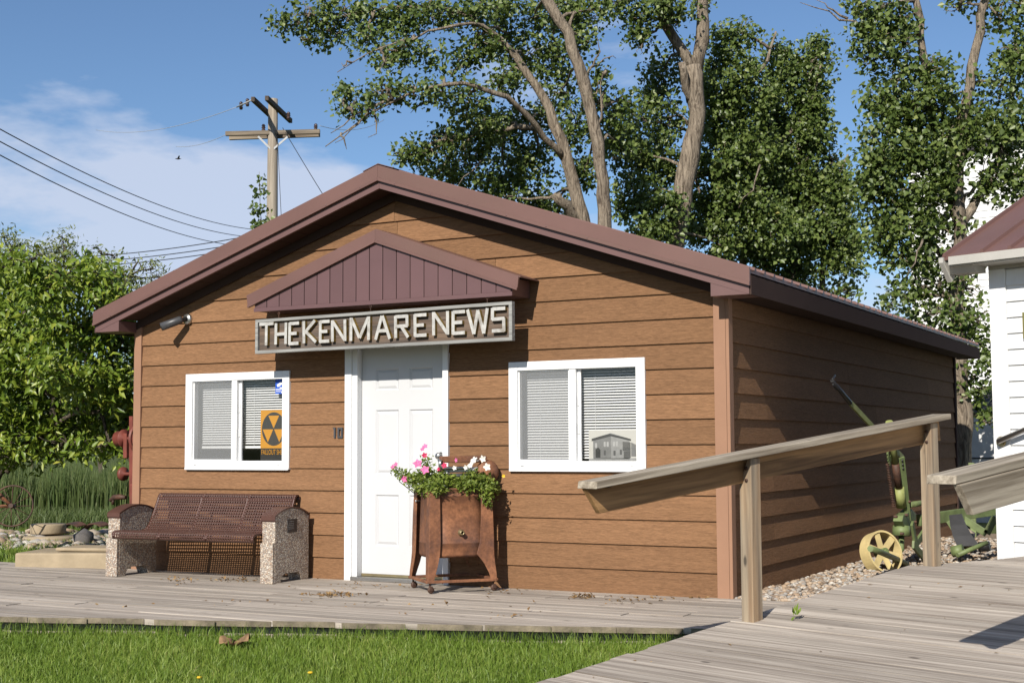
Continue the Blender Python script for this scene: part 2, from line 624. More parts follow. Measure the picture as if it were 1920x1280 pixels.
M['litter'] = leaf_mat('dry_leaf', [(0.0, (0.16, 0.085, 0.035)), (0.5, (0.30, 0.18, 0.08)), (1.0, (0.48, 0.33, 0.16))], 0.8, 0.2, 0.1)
M['stone'] = leaf_mat('gravel_stone', [(0.0, (0.18, 0.14, 0.11)), (0.25, (0.42, 0.30, 0.20)), (0.5, (0.52, 0.42, 0.32)), (0.75, (0.33, 0.31, 0.29)), (1.0, (0.66, 0.61, 0.54))], 0.75, 0.3, 0.0)
M['dead_leaf'] = plain('dead_leaf', (0.28, 0.17, 0.085), 0.8, 0.4, 30)
M['petal_pink'] = plain('pink_petal', (0.72, 0.16, 0.36), 0.6, 0.2, 30)
M['petal_red'] = plain('magenta_petal', (0.55, 0.025, 0.10), 0.6, 0.2, 30)
M['petal_white'] = plain('white_petal', (0.78, 0.76, 0.70), 0.6, 0.06, 30)
M['petal_yellow'] = plain('dandelion_petal', (0.80, 0.52, 0.02), 0.6, 0.1, 30)


def ground_mat():
    t = NT('ground_soil_grass')
    v = t.coords(rnd=0, world=True)
    a = t.noise(v, 1.2, 6, 0.6)
    b = t.noise(v, 14, 5, 0.6)
    col = t.ramp(a, [(0.35, (0.060, 0.085, 0.022)), (0.55, (0.085, 0.110, 0.030)), (0.75, (0.13, 0.125, 0.055))])
    col = t.mix(col, (0.11, 0.085, 0.05), t.ramp(b, [(0.5, 0.0), (0.75, 0.6)]))
    t.bump(b, 0.5, 0.02)
    return t.done(col, 0.95, 0.1)


M['ground'] = ground_mat()
M['gravel_bed'] = plain('gravel_bed_soil', (0.30, 0.23, 0.165), 0.95, 0.3, 30, 0.6, 0.1)

# ================================================================== ground
DE_A, DE_B = (-4.195, -3.276), (0.401, -1.734)      # front edge of the boardwalk (cut at an angle)
DE_S = (DE_B[1] - DE_A[1]) / (DE_B[0] - DE_A[0])


def edge_y(x):
    return DE_A[1] + DE_S * (x - DE_A[0])


def gz(x, y):
    """Ground height: the lawn falls away from the boardwalk, the yard behind lies a little higher."""
    d = np.clip((edge_y(x) - y) / 1.055, -1.0, 4.0)
    z = -0.125 - 0.045 * np.clip(d, 0, 4)
    back = np.clip((y + 0.5) / 2.0, 0, 1)
    return z + 0.045 * back * back * (3 - 2 * back)


xs = np.concatenate([[-900, -400, -180, -90, -50], np.arange(-34, 12.1, 0.5), [18, 30, 60, 140, 400, 900]])
ys = np.concatenate([[-600, -200, -60, -25, -14], np.arange(-9, 24.1, 0.5), [30, 45, 80, 160, 400, 1200]])
gx, gy = np.meshgrid(xs, ys)
gv = np.stack([gx, gy, gz(gx, gy)], -1).reshape(-1, 3)
nx = len(xs)
ii, jj = np.meshgrid(np.arange(nx - 1), np.arange(len(ys) - 1))
q = (jj * nx + ii).ravel()
ground = mesh_np('ground', gv, np.stack([q, q + 1, q + nx + 1, q + nx], 1), M['ground'], smooth=True)
tag(ground, 'mown green lawn and yard around the brown building', 'ground', kind='structure')

# ================================================================== boardwalk in front of the building
walk = empty('boardwalk', (-3.0, -1.0, 0), label='weathered grey plank boardwalk along the front of the brown building', cat='boardwalk', kind='structure')
PITCH, BW, TH = 0.146, 0.139, 0.038
rng = random.Random(3)
row = 0
y1 = -0.006
while y1 > -4.6:
    y0 = y1 - BW
    lo = -9.4
    # right hand limit: the diagonal edge, or under the ramp
    def rx(y):
        return min(DE_A[0] + (y - DE_A[1]) / DE_S, 1.05)
    jit = rng.uniform(-0.06, 0.05)
    xr0, xr1 = rx(y0) + jit, rx(y1) + jit
    cuts = [lo]
    x = lo + rng.uniform(1.2, 3.6)
    while x < min(xr0, xr1) - 0.7:
        cuts.append(x)
        x += rng.choice([2.44, 3.05, 3.66])
    cuts.append(None)
    for a, b in zip(cuts[:-1], cuts[1:]):
        dz = rng.uniform(-0.0035, 0.003)
        m = MB()
        if b is None:
            poly = [(a + 0.003, y0), (xr0, y0), (xr1, y1), (a + 0.003, y1)]
        else:
            poly = [(a + 0.003, y0), (b, y0), (b, y1), (a + 0.003, y1)]
        cx, cy = (a + (b if b else xr0)) / 2, (y0 + y1) / 2
        m.prism(poly[::-1], lambda p, q_, d: (p, q_, d), dz, dz - TH)
        if b is None:
            m.mi[3] = 1
        o = m.build('plank', [M['deck'], M['deck_end']], walk)
        # local origin at the board's middle so its grain runs along its own length
        o.data.transform(Matrix.Translation((-cx, -cy, 0)))
        o.location = (cx - walk.location.x, cy - walk.location.y, 0)
    y1 -= PITCH
    row += 1
m = MB()
dx, dy = DE_B[0] - DE_A[0], DE_B[1] - DE_A[1]
m.bar((DE_A[0] - 5 * dx / 4.8 + 0.02, DE_A[1] - 5 * dy / 4.8 + 0.13, -0.14), (DE_B[0] + 0.5, DE_B[1] + 0.30, -0.14), 0.045, 0.17)
m.build('rim_joist', M['deck'], walk, walk.location)

# ================================================================== ramp
RA = R(20.0)
RD = Vector((math.sin(RA), math.cos(RA), 0.114)).normalized()
RX = Vector((math.cos(RA), -math.sin(RA), 0))
RN = RX.cross(RD).normalized()
RK = 0.885
P1 = Vector(CAM + RK * (np.array([0.577, -1.2, 0.0]) - CAM))
ramp = empty('ramp', P1, label='wide weathered plank ramp rising to the white building on the right', cat='ramp', kind='structure')
RM = Matrix([[RX[i], RD[i], RN[i]] for i in range(3)])
ramp.rotation_euler = RM.to_euler()
EDGE = -0.108                              # left edge, across from post 1
s = -4.0
while s < 1.80:
    for a, b in ((EDGE + rng.uniform(-.012, .012), 2.62),):
        m = MB()
        dz = rng.uniform(-0.003, 0.002)
        m.box((a, s, -TH + dz), (b, s + BW, dz))
        cx = (a + b) / 2
        o = m.build('plank', M['deck'], ramp)
        o.data.transform(Matrix.Translation((-cx, -s, 0)))
        o.location = (cx, s, 0)
    s += PITCH
m = MB()
for xx in (EDGE + 0.06, 1.2, 2.5):
    m.box((xx - 0.02, -4.0, -0.17), (xx + 0.02, 1.80, -TH - 0.002))
m.build('stringer', M['deck'], ramp)
# level landing at the head of the ramp
land = empty('landing', P1 + RD * 1.80, label='level plank landing at the foot of the white wall', cat='landing', kind='structure')
land.rotation_euler = (0, 0, -RA)
s = 0.004
while s < 3.4:
    m = MB()
    a, b = -0.06 + 0.10 * min(s, 1), 4.4
    m.box((a, s, -TH), (b, s + BW, rng.uniform(-0.003, 0.002)))
    cx = (a + b) / 2
    o = m.build('plank', M['deck'], land)
    o.data.transform(Matrix.Translation((-cx, -s, 0)))
    o.location = (cx, s, 0)
    s += PITCH


def ramp_pt(s, x, h):
    """Point s metres up the ramp from post 1, x across, h straight up."""
    return P1 + RD * s + RX * x + Vector((0, 0, h))


# ================================================================== handrails
def handrail(name, label, s0, s1, x, posts, side, base_h=1.0, board='apron'):
    root = empty(name, ramp_pt(posts[0] if posts else s0, x, 0), label=label, cat='handrail', group='wooden handrails of the ramp')
    L = root.location
    t = (ramp_pt(s1, x, 0) - ramp_pt(s0, x, 0)).normalized()
    wx = RX.copy()
    n = wx.cross(t).normalized()
    Mx = Matrix([[t[i], wx[i], n[i]] for i in range(3)]).to_4x4()
    ln = (ramp_pt(s1, x, 0) - ramp_pt(s0, x, 0)).length

    def place(o, p):
        mx = Mx.copy()
        mx.translation = Vector(p) - L
        o.matrix_local = mx
    m = MB()                                # cap: a plank laid flat
    m.add([(0.0, -.072, -.019), (ln, -.072, -.019), (ln, .072, -.019), (0.0, .072, -.019), (0.012, -.072, .019), (ln, -.072, .019), (ln, .072, .019), (0.012, .072, .019)],
          [(0, 3, 2, 1), (4, 5, 6, 7), (0, 1, 5, 4), (1, 2, 6, 5), (2, 3, 7, 6), (3, 0, 4, 7)])
    o = m.build('cap_rail', M['rail'], root, bevel=0.004)
    place(o, ramp_pt(s0, x, base_h - 0.019))
    m = MB()                                # board on edge below the cap, its free end cut back
    y0, y1 = (side * 0.05, side * 0.05 + 0.036)
    z0, z1 = -0.165, -0.022
    m.add([(0.10, y0, z0), (ln - 0.02, y0, z0), (ln - 0.02, y1, z0), (0.10, y1, z0), (0.012, y0, z1), (ln - 0.02, y0, z1), (ln - 0.02, y1, z1), (0.012, y1, z1)],
          [(0, 3, 2, 1), (4, 5, 6, 7), (0, 1, 5, 4), (1, 2, 6, 5), (2, 3, 7, 6), (3, 0, 4, 7)])
    o = m.build('rail_board', M[board], root, bevel=0.003)
    place(o, ramp_pt(s0, x, base_h - 0.019))
    for ps in posts:
        b = ramp_pt(ps, x, 0)
        top = base_h - 0.045
        m = MB()
        h = 0.0445
        ch = 0.16
        sgn = side
        # square post, its head chamfered towards the outside
        prof = [(-h, -0.02), (h, -0.02), (h, top), (h * 0.5, top), (-h, top - ch)]
        m.prism(prof, lambda a, c, d: (a, d, c), -h, h)
        o = m.build('post', M['post'], root, bevel=0.004)
        o.location = b - L
        o.rotation_euler = (0, 0, -RA)
        for zz in (top - 0.06, top - 0.13):
            k = MB()
            k.lathe([(0.0, -0.006), (0.011, -0.006), (0.011, 0.0)], (0.012, -h - 0.001, zz), 'y', 10)
            k.build('bolt', M['rust_dark'], o)
    return root


handrail('handrail', 'weathered handrail on two posts before the corner of the brown building', -1.37, 2.13, 0.0, (0.0, 1.955), -1)
handrail('handrail', 'nearer handrail cut by the right edge with its blunt end in view', -1.16, 2.3, 1.975, (0.9,), 1, 1.03, 'rail')

# ================================================================== brown building
HW, HD = -6.0907, 8.83                     # left front corner x, depth
RIDGE = -3.045
E_ = 0.1975
K0 = 1.1753
house = empty('brown_building', (RIDGE, 0, 0), label='small brown lap-sided building with a mauve steel gable roof', cat='building')
HL = house.location


def roof_z(x):
    return 3.591 - 0.3335 * abs(x - RIDGE)


WIN1 = (-5.428, -4.194, 0.963, 1.865)
WIN2 = (-1.908, -0.678, 0.963, 1.864)
DOOR = (-3.572, -2.498, -0.05, 2.16)
OPEN = [WIN1, WIN2, DOOR]
# sheathing (with openings), interior and closing walls
m = MB()
cuts = sorted({HW + 0.005, -0.005, WIN1[0] + .03, WIN1[1] - .03, WIN2[0] + .03, WIN2[1] - .03, DOOR[0] + .03, DOOR[1] - .03})
for a, b in zip(cuts[:-1], cuts[1:]):
    mid = (a + b) / 2
    hole = [w for w in OPEN if w[0] < mid < w[1]]
    poly = [(a, -0.15), (b, -0.15), (b, roof_z(b) - 0.10)] + ([(RIDGE, roof_z(RIDGE) - 0.10)] if a < RIDGE < b else []) + [(a, roof_z(a) - 0.10)]
    if not hole:
        m.prism(poly, lambda p, q_, d: (p, d, q_), 0.0125, 0.12)
    else:
        z0, z1 = hole[0][2] + 0.03, hole[0][3] - 0.03
        if z0 > 0:
            m.prism(clip(poly, 0, 1, z0), lambda p, q_, d: (p, d, q_), 0.0125, 0.12)
        m.prism(clip(poly, 0, -1, -z1), lambda p, q_, d: (p, d, q_), 0.0125, 0.12)
m.box((-0.12, 0.121, -0.15), (-0.0125, HD, 2.35))
m.box((HW + 0.0, 0.0, -0.15), (HW + 0.10, HD, 2.35))
m.prism([(HW, -0.15), (0, -0.15), (0, roof_z(0) - .1), (RIDGE, roof_z(RIDGE) - .1), (HW, roof_z(HW) - .1)], lambda p, q_, d: (p, d, q_), HD - 0.1, HD - 0.001)
m.build('wall', M['siding'], house, HL)
m = MB()
m.box((HW + 0.11, 0.125, 0.0), (-0.13, 4.5, 0.02))
m.box((HW + 0.11, 4.5, 0.0), (-0.13, 4.55, 2.3))
m.box((HW + 0.11, 0.125, 2.3), (-0.13, 4.55, 2.33))
m.box((-3.05, 1.6, 0.02), (-3.0, 4.5, 2.3))
m.build('room_lining', M['interior'], house, HL)

# lap siding, one plank per course and run
rng = random.Random(11)


def plank_front(name, polys, z0):
    m = MB()
    for poly in polys:
        if len(poly) < 3:
            continue
        n = len(poly)
        yo = lambda z: -0.015 + (z - z0) / 0.215 * 0.0185
        v = [(x, yo(z), z) for x, z in poly] + [(x, 0.0118, z) for x, z in poly]
        f = [tuple(range(n)), tuple(range(2 * n - 1, n - 1, -1))] + [(i, i + n, (i + 1) % n + n, (i + 1) % n) for i in range(n)]
        m.add(v, f)
    if m.v:
        return m.build(name, M['siding'], house, HL)


for k in range(-6, 12):
    z0 = K0 + k * E_
    z1 = z0 + 0.212
    runs = [(HW + 0.075, -0.085)]
    # vertical joints
    segs = []
    for w in OPEN:
        if w[2] <= z0 + 0.02 and w[3] >= z1 - 0.03:          # the whole course is interrupted
            new = []
            for a, b in runs:
                if a < w[0] and b > w[1]:
                    new += [(a, w[0] + 0.02), (w[1] - 0.02, b)]
                else:
                    new.append((a, b))
            runs = new
    final = []
    for a, b in runs:
        if b - a > 4.0:
            j = a + (b - a) * rng.uniform(0.3, 0.7)
            if k == 10:
                j = -3.06
            final += [(a, j - 0.0015), (j + 0.0015, b)]
        else:
            final.append((a, b))
    for a, b in final:
        poly = [(a, z0), (b, z0), (b, z1), (a, z1)]
        poly = clip(poly, 0.3335, 1, roof_z(RIDGE) - 0.13 + 0.3335 * RIDGE)      # right slope
        poly = clip(poly, -0.3335, 1, roof_z(RIDGE) - 0.13 - 0.3335 * RIDGE)     # left slope
        if len(poly) < 3:
            continue
        polys = [poly]
        for w in OPEN:                                            # notch round partly covered openings
            if w[0] + .02 > a and w[1] - .02 < b and w[2] < z1 and w[3] > z0:
                nw = []
                for p in polys:
                    nw.append(clip(p, 1, 0, w[0] + 0.02))
                    nw.append(clip(p, -1, 0, -(w[1] - 0.02)))
                    mid = clip(clip(p, -1, 0, -(w[0] + 0.02)), 1, 0, w[1] - 0.02)
                    nw.append(clip(mid, 0, 1, w[2] + 0.02))
                    nw.append(clip(mid, 0, -1, -(w[3] - 0.02)))
                polys = [p for p in nw if len(p) > 2]
            elif w[0] + .02 > a and w[0] + .02 < b and w[2] < z1 and w[3] > z0:
                polys = [q for p in polys for q in (clip(p, 1, 0, w[0] + 0.02), clip(clip(p, -1, 0, -(w[0] + .02)), 0, 1, w[2] + .02), clip(clip(p, -1, 0, -(w[0] + .02)), 0, -1, -(w[3] - .02))) if len(q) > 2]
            elif w[1] - .02 > a and w[1] - .02 < b and w[2] < z1 and w[3] > z0:
                polys = [q for p in polys for q in (clip(p, -1, 0, -(w[1] - 0.02)), clip(clip(p, 1, 0, w[1] - .02), 0, 1, w[2] + .02), clip(clip(p, 1, 0, w[1] - .02), 0, -1, -(w[3] - .02))) if len(q) > 2]
        plank_front('siding_plank', polys, z0)
# right-hand side wall
for k in range(-7, 6):
    z0 = K0 + k * E_
    z1 = z0 + 0.212
    if k == 5:
        z1 = 2.30
    y = 0.045
    off = rng.uniform(0.8, 3.6)
    js = [y]
    while off < HD - 0.6:
        js.append(off)
        off += 3.66
    js.append(HD - 0.03)
    for a, b in zip(js[:-1], js[1:]):
        a += 0.0015
        b -= 0.0015
        xo = lambda z: 0.015 - (z - z0) / 0.215 * 0.0185
        m = MB()
        v = [(xo(z0), a, z0), (xo(z0), b, z0), (xo(z1), b, z1), (xo(z1), a, z1)] + [(-0.0118, a, z0), (-0.0118, b, z0), (-0.0118, b, z1), (-0.0118, a, z1)]
        m.add(v, [(0, 1, 2, 3), (7, 6, 5, 4), (0, 4, 5, 1), (1, 5, 6, 2), (2, 6, 7, 3), (3, 7, 4, 0)])
        m.build('siding_plank', M['siding_side'], house, HL)
# corner boards
m = MB()
m.box((-0.098, -0.028, -0.005), (0.0, 0.011, 2.40))
m.build('corner_board', M['trim'], house, HL, bevel=0.003)
m = MB()
m.box((0.0015, -0.028, -0.005), (0.028, 0.062, 2.33))
m.build('corner_board', M['trim'], house, HL, bevel=0.003)
m = MB()
m.box((HW - 0.004, -0.028, -0.005), (HW + 0.088, 0.011, 2.40))
m.build('corner_board', M['trim'], house, HL, bevel=0.003)
m = MB()
m.box((0.0015, HD - 0.075, -0.1), (0.028, HD + 0.02, 2.33))
m.build('corner_board', M['soffit'], house, HL, bevel=0.003)

# roof: two ribbed slopes
YF, YB = -0.288, 9.10
XL, XR = RIDGE - 3.335, RIDGE + 3.335
for sgn in (-1, 1):
    m = MB()
    ex = RIDGE + sgn * 3.335
    poly = [(RIDGE, roof_z(RIDGE)), (ex, roof_z(ex)), (ex, roof_z(ex) - 0.03), (RIDGE, roof_z(RIDGE) - 0.03)]
    m.prism(poly, lambda p, q_, d: (p, d, q_), YF + 0.006, YB)
    m.build('roof_slope', M['roof'], house, HL)
    rib = None
    yy = YF + 0.10
    while yy < YB - 0.05:
        m = MB()
        for dxx in (0.0,):
            v = []
            for x in (RIDGE + sgn * 0.06, RIDGE + sgn * 3.35):
                zz = roof_z(x)
                v += [(x, yy - 0.026, zz - .002), (x, yy + 0.026, zz - .002), (x, yy + 0.012, zz + 0.022), (x, yy - 0.012, zz + 0.022)]
            m.add(v, [(0, 1, 2, 3), (7, 6, 5, 4), (0, 4, 5, 1), (1, 5, 6, 2), (2, 6, 7, 3), (3, 7, 4, 0)])
        if rib is None:
            rib = m.build('roof_rib', M['roof'], house, HL)
            y_first = yy
        else:
            o = rib.copy()
            COL.objects.link(o)
            o.location = (0, yy - y_first, 0)
        yy += 0.2286
# ridge cap
m = MB()
m.prism([(RIDGE, roof_z(RIDGE) + 0.026), (RIDGE + 0.16, roof_z(RIDGE + .16) + 0.026), (RIDGE + 0.16, roof_z(RIDGE + .16) + .022), (RIDGE, roof_z(RIDGE) + .02), (RIDGE - 0.16, roof_z(RIDGE - .16) + .022), (RIDGE - 0.16, roof_z(RIDGE - .16) + .026)],
        lambda p, q_, d: (p, d, q_), YF - 0.004, YB)
m.build('ridge_cap', M['roof'], house, HL)


def rake(y0, y1, top, bot, mname, name, ridge=RIDGE, half=3.338, zf=roof_z, root=house, loc=HL):
    for sgn in (-1, 1):
        ex = ridge + sgn * half
        mx = ridge + sgn * 0.0008
        m = MB()
        poly = [(mx, zf(mx) - top), (ex, zf(ex) - top), (ex, zf(ex) - bot), (mx, zf(mx) - bot)]
        m.prism(poly, lambda p, q_, d: (p, d, q_), y0, y1)
        m.build(name, M[mname], root, loc)


rake(YF - 0.008, YF + 0.014, -0.012, 0.098, 'roof', 'rake_trim')
rake(YF - 0.016, YF + 0.012, 0.0985, 0.126, 'roof', 'rake_drip')
rake(YF + 0.016, YF + 0.040, 0.100, 0.190, 'fascia', 'rake_fascia', half=3.325)
for sgn in (-1, 1):
    for i in range(9):
        x = RIDGE + sgn * (0.18 + 0.365 * i)
        m = MB()
        m.lathe([(0.0, -0.003), (0.006, -0.002), (0.007, 0.0)], (x, YF - 0.0165, roof_z(x) - 0.112), 'y', 8)
        m.build('screw', M['fascia'], house, HL)
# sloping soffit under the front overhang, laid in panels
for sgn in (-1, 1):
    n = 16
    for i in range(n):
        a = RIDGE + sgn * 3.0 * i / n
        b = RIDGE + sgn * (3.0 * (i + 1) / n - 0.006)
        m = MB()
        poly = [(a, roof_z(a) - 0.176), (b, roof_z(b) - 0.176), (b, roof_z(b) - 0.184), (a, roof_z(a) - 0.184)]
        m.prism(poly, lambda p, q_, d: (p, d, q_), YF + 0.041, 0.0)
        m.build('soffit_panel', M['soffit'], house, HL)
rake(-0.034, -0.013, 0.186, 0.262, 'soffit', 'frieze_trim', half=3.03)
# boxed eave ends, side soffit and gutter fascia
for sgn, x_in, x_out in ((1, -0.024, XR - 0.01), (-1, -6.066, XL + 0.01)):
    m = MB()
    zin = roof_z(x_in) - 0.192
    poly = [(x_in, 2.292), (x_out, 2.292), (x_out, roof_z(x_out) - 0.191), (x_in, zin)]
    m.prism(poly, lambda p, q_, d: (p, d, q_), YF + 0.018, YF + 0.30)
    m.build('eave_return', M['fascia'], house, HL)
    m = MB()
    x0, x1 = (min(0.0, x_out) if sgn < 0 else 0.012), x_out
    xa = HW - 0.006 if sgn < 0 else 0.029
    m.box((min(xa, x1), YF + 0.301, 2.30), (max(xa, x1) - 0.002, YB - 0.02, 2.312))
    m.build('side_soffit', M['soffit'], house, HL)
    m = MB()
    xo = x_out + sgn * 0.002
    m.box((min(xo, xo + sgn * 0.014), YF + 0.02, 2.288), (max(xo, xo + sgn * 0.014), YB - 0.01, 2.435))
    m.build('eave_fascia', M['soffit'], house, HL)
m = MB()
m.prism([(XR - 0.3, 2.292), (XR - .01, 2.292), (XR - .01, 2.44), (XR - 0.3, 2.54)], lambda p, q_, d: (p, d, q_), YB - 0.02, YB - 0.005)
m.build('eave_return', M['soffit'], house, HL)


# ---------------------------------------------------------------- windows
def window(wn_, blind_to):
    x0, x1, z0, z1 = wn_
    m = MB()
    fl, fr, ft, fb, mu = 0.082, 0.078, 0.072, 0.080, 0.060
    xm = x0 + (x1 - x0) * 0.478
    yo, yi = -0.030, 0.060
    m.box((x0, yo, z0), (x0 + fl, yi, z1))
    m.box((x1 - fr, yo, z0), (x1, yi, z1))
    m.box((x0 + fl, yo, z0), (x1 - fr, yi, z0 + fb))
    m.box((x0 + fl, yo, z1 - ft), (x1 - fr, yi, z1))
    m.box((xm - mu / 2, yo + 0.008, z0 + fb), (xm + mu / 2, yi, z1 - ft))
    win = m.build('window', M['white'], house, HL, bevel=0.003)
    # sill drip line
    m = MB()
    m.box((x0 + 0.004, yo - 0.006, z0 - 0.004), (x1 - 0.004, yo - 0.0005, z0 + 0.014))
    m.build('sill', M['white'], win, HL)
    # sliding sash stile of the right-hand light
    m = MB()
    m.box((xm + mu / 2 + 0.001, 0.012, z0 + fb), (xm + mu / 2 + 0.030, 0.034, z1 - ft))
    m.box((xm + mu / 2 + 0.006, 0.0, z0 + fb + 0.22), (xm + mu / 2 + 0.018, 0.0118, z0 + fb + 0.30))
    m.box((xm + mu / 2 + 0.006, 0.0, z1 - ft - 0.30), (xm + mu / 2 + 0.018, 0.0118, z1 - ft - 0.22))
    m.build('sash_stile', M['white'], win, HL, bevel=0.002)
    for a, b, ym in ((x0 + fl, xm - mu / 2, 0.014), (xm + mu / 2, x1 - fr, 0.0285)):
        m = MB()
        m.add([(a, ym, z0 + fb), (b, ym, z0 + fb), (b, ym, z1 - ft), (a, ym, z1 - ft)], [(0, 1, 2, 3)])
        m.build('pane', M['glass'], win, HL)
    m = MB()
    a, b = x0 + fl, xm - mu / 2
    m.add([(a + .012, -0.004, z0 + fb + .012), (b - .012, -0.004, z0 + fb + .012), (b - .012, -0.004, z1 - ft - .012), (a + .012, -0.004, z1 - ft - .012)], [(0, 1, 2, 3)])
    m.build('insect_screen', M['screen'], win, HL)
    m = MB()
    for bx_ in ((a, z0 + fb, a + .012, z1 - ft), (b - .012, z0 + fb, b, z1 - ft), (a + .012, z0 + fb, b - .012, z0 + fb + .012), (a + .012, z1 - ft - .012, b - .012, z1 - ft)):
        m.box((bx_[0], -0.010, bx_[1]), (bx_[2], 0.002, bx_[3]))
    m.build('screen_frame', M['white'], win, HL)
    # weep slots
    for xx in (x0 + 0.11, x1 - 0.13):
        m = MB()
        m.box((xx, yo - 0.0008, z0 + 0.035), (xx + 0.03, yo + 0.002, z0 + 0.040))
        m.build('weep_slot', M['dark_grey'], win, HL)
    # venetian blind
    m = MB()
    zt, zb = z1 - ft + 0.02, z0 + fb + (z1 - ft - z0 - fb) * (1 - blind_to)
    zz = zt
    i = 0
    while zz > zb:
        cx0, cx1 = x0 + fl + 0.035, x1 - fr + 0.02
        ta = R(32)
        hw = 0.0125
        dy, dz = hw * math.cos(ta), hw * math.sin(ta)
        m.add([(cx0, 0.090 - dy, zz - dz), (cx1, 0.090 - dy, zz - dz), (cx1, 0.089, zz + 0.0025), (cx1, 0.090 + dy, zz + dz), (cx0, 0.090 + dy, zz + dz), (cx0, 0.089, zz + 0.0025)],
              [(0, 1, 2, 5), (5, 2, 3, 4)])
        zz -= 0.0225
    o = m.build('blind_slats', M['blind'], win, HL)
    o['kind'] = 'stuff'
    m = MB()
    m.box((x0 + fl + 0.035, 0.078, zb - 0.035), (x1 - fr + 0.02, 0.104, zb - 0.012))
    m.build('blind_bottom_rail', M['blind'], win, HL)
    m = MB()
    for xx in (x0 + fl + 0.16, xm + 0.16, x1 - fr - 0.02):
        m.box((xx - .001, 0.0765, zb - 0.012), (xx + .001, 0.0775, zt))
    m.build('blind_cord', M['blind'], win, HL)
    return win


window(WIN1, 0.80)
window(WIN2, 0.985)

# ---------------------------------------------------------------- door
x0, x1 = -3.444, -2.556
m = MB()
m.box((-3.572, -0.034, -0.004), (-3.500, 0.02, 2.16))
m.box((x1 + 0.004, -0.034, -0.004), (-2.498, 0.02, 2.16))
m.box((-3.4995, -0.034, 2.095), (x1 + 0.0035, 0.02, 2.16))
m.build('door_casing', M['white'], house, HL, bevel=0.003)
m = MB()
m.box((-3.4995, -0.018, 0.03), (x0 - 0.003, 0.11, 2.094))
m.box((x1 + 0.001, 0.0205, 0.03), (x1 + 0.05, 0.11, 2.094))
m.build('door_jamb', M['white'], house, HL, bevel=0.002)
m = MB()
m.box((-3.50, -0.045, -0.002), (x1 + 0.004, 0.12, 0.030))
m.build('threshold', M['steel'], house, HL, bevel=0.003)
m = MB()
D0, D1 = 0.055, 0.095
dz0, dz1 = 0.055, 2.09
W = x1 - x0
cols = [(x0 + 0.145, x0 + 0.145 + 0.245), (x1 - 0.145 - 0.245, x1 - 0.145)]
rows = [(0.30, 0.745), (0.925, 1.49), (1.665, 1.855)]
xs_ = [x0, cols[0][0], cols[0][1], cols[1][0], cols[1][1], x1]
zs_ = [dz0] + [v for r_ in rows for v in r_] + [dz1]
m.box((x0, D0 + 0.0125, dz0), (x1, D1, dz1))
for i in range(len(xs_) - 1):
    for j in range(len(zs_) - 1):
        if i in (1, 3) and j in (1, 3, 5):
            a, b, c, d = xs_[i], xs_[i + 1], zs_[j], zs_[j + 1]
            g = 0.035
            v = [(a, D0, c), (b, D0, c), (b, D0, d), (a, D0, d),
                 (a + .016, D0 + .0118, c + .012), (b - .016, D0 + .0118, c + .012), (b - .016, D0 + .0118, d - .012), (a + .016, D0 + .0118, d - .012),
                 (a + g, D0 + .003, c + g), (b - g, D0 + .003, c + g), (b - g, D0 + .003, d - g), (a + g, D0 + .003, d - g)]
            f = []
            for base in (0, 4):
                for q_ in range(4):
                    f.append((base + q_, base + (q_ + 1) % 4, base + 4 + (q_ + 1) % 4, base + 4 + q_))
            f.append((8, 9, 10, 11))
            m.add(v, f)
        else:
            m.add([(xs_[i], D0, zs_[j]), (xs_[i + 1], D0, zs_[j]), (xs_[i + 1], D0, zs_[j + 1]), (xs_[i], D0, zs_[j + 1])], [(0, 1, 2, 3)])
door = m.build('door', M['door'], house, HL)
m = MB()
m.lathe([(0.0, -0.062), (0.022, -0.060), (0.029, -0.048), (0.027, -0.034), (0.012, -0.028), (0.012, -0.008), (0.032, -0.006), (0.034, 0.0)], (x1 - 0.066, D0 - 0.0005, 1.085), 'y', 20)
m.build('door_knob', M['steel'], door, HL)
m = MB()
m.box((x0, D0 - .004, 0.033), (x1, D0 + .03, 0.0545))
m.build('door_sweep', M['brass'], door, HL)

# house number
for pts in ([((-3.690, 1.245), (-3.690, 1.340))], [((-3.650, 1.245), (-3.650, 1.340)), ((-3.612, 1.245), (-3.612, 1.340))]):
    m = MB()
    for (a, b), (c, d) in pts:
        m.box((a - 0.009, -0.021, b), (c + 0.009, -0.009, d))
    if len(pts) == 2:
        m.box((-3.641, -0.021, 1.322), (-3.621, -0.0092, 1.340))
        m.box((-3.641, -0.021, 1.245), (-3.621, -0.0092, 1.263))
    else:
        m.box((-3.7080, -0.021, 1.325), (-3.6992, -0.0092, 1.3395))
    m.build('house_number', M['dark_grey'], house, HL)

# ---------------------------------------------------------------- canopy over the door
CY = -0.325
CR = -3.036
CHW = 1.400


def can_z(x):
    return 3.030 - 0.352 * abs(x - CR)


m = MB()
bot = 2.392
xl, xr = CR - 1.325, CR + 1.325
m.prism([(xl, bot), (xr, bot), (xr, can_z(xr) - 0.03), (CR, can_z(CR) - 0.03), (xl, can_z(xl) - 0.03)], lambda p, q_, d: (p, d, q_), CY + 0.012, -0.012)
can = m.build('canopy', M['fascia'], house, HL)
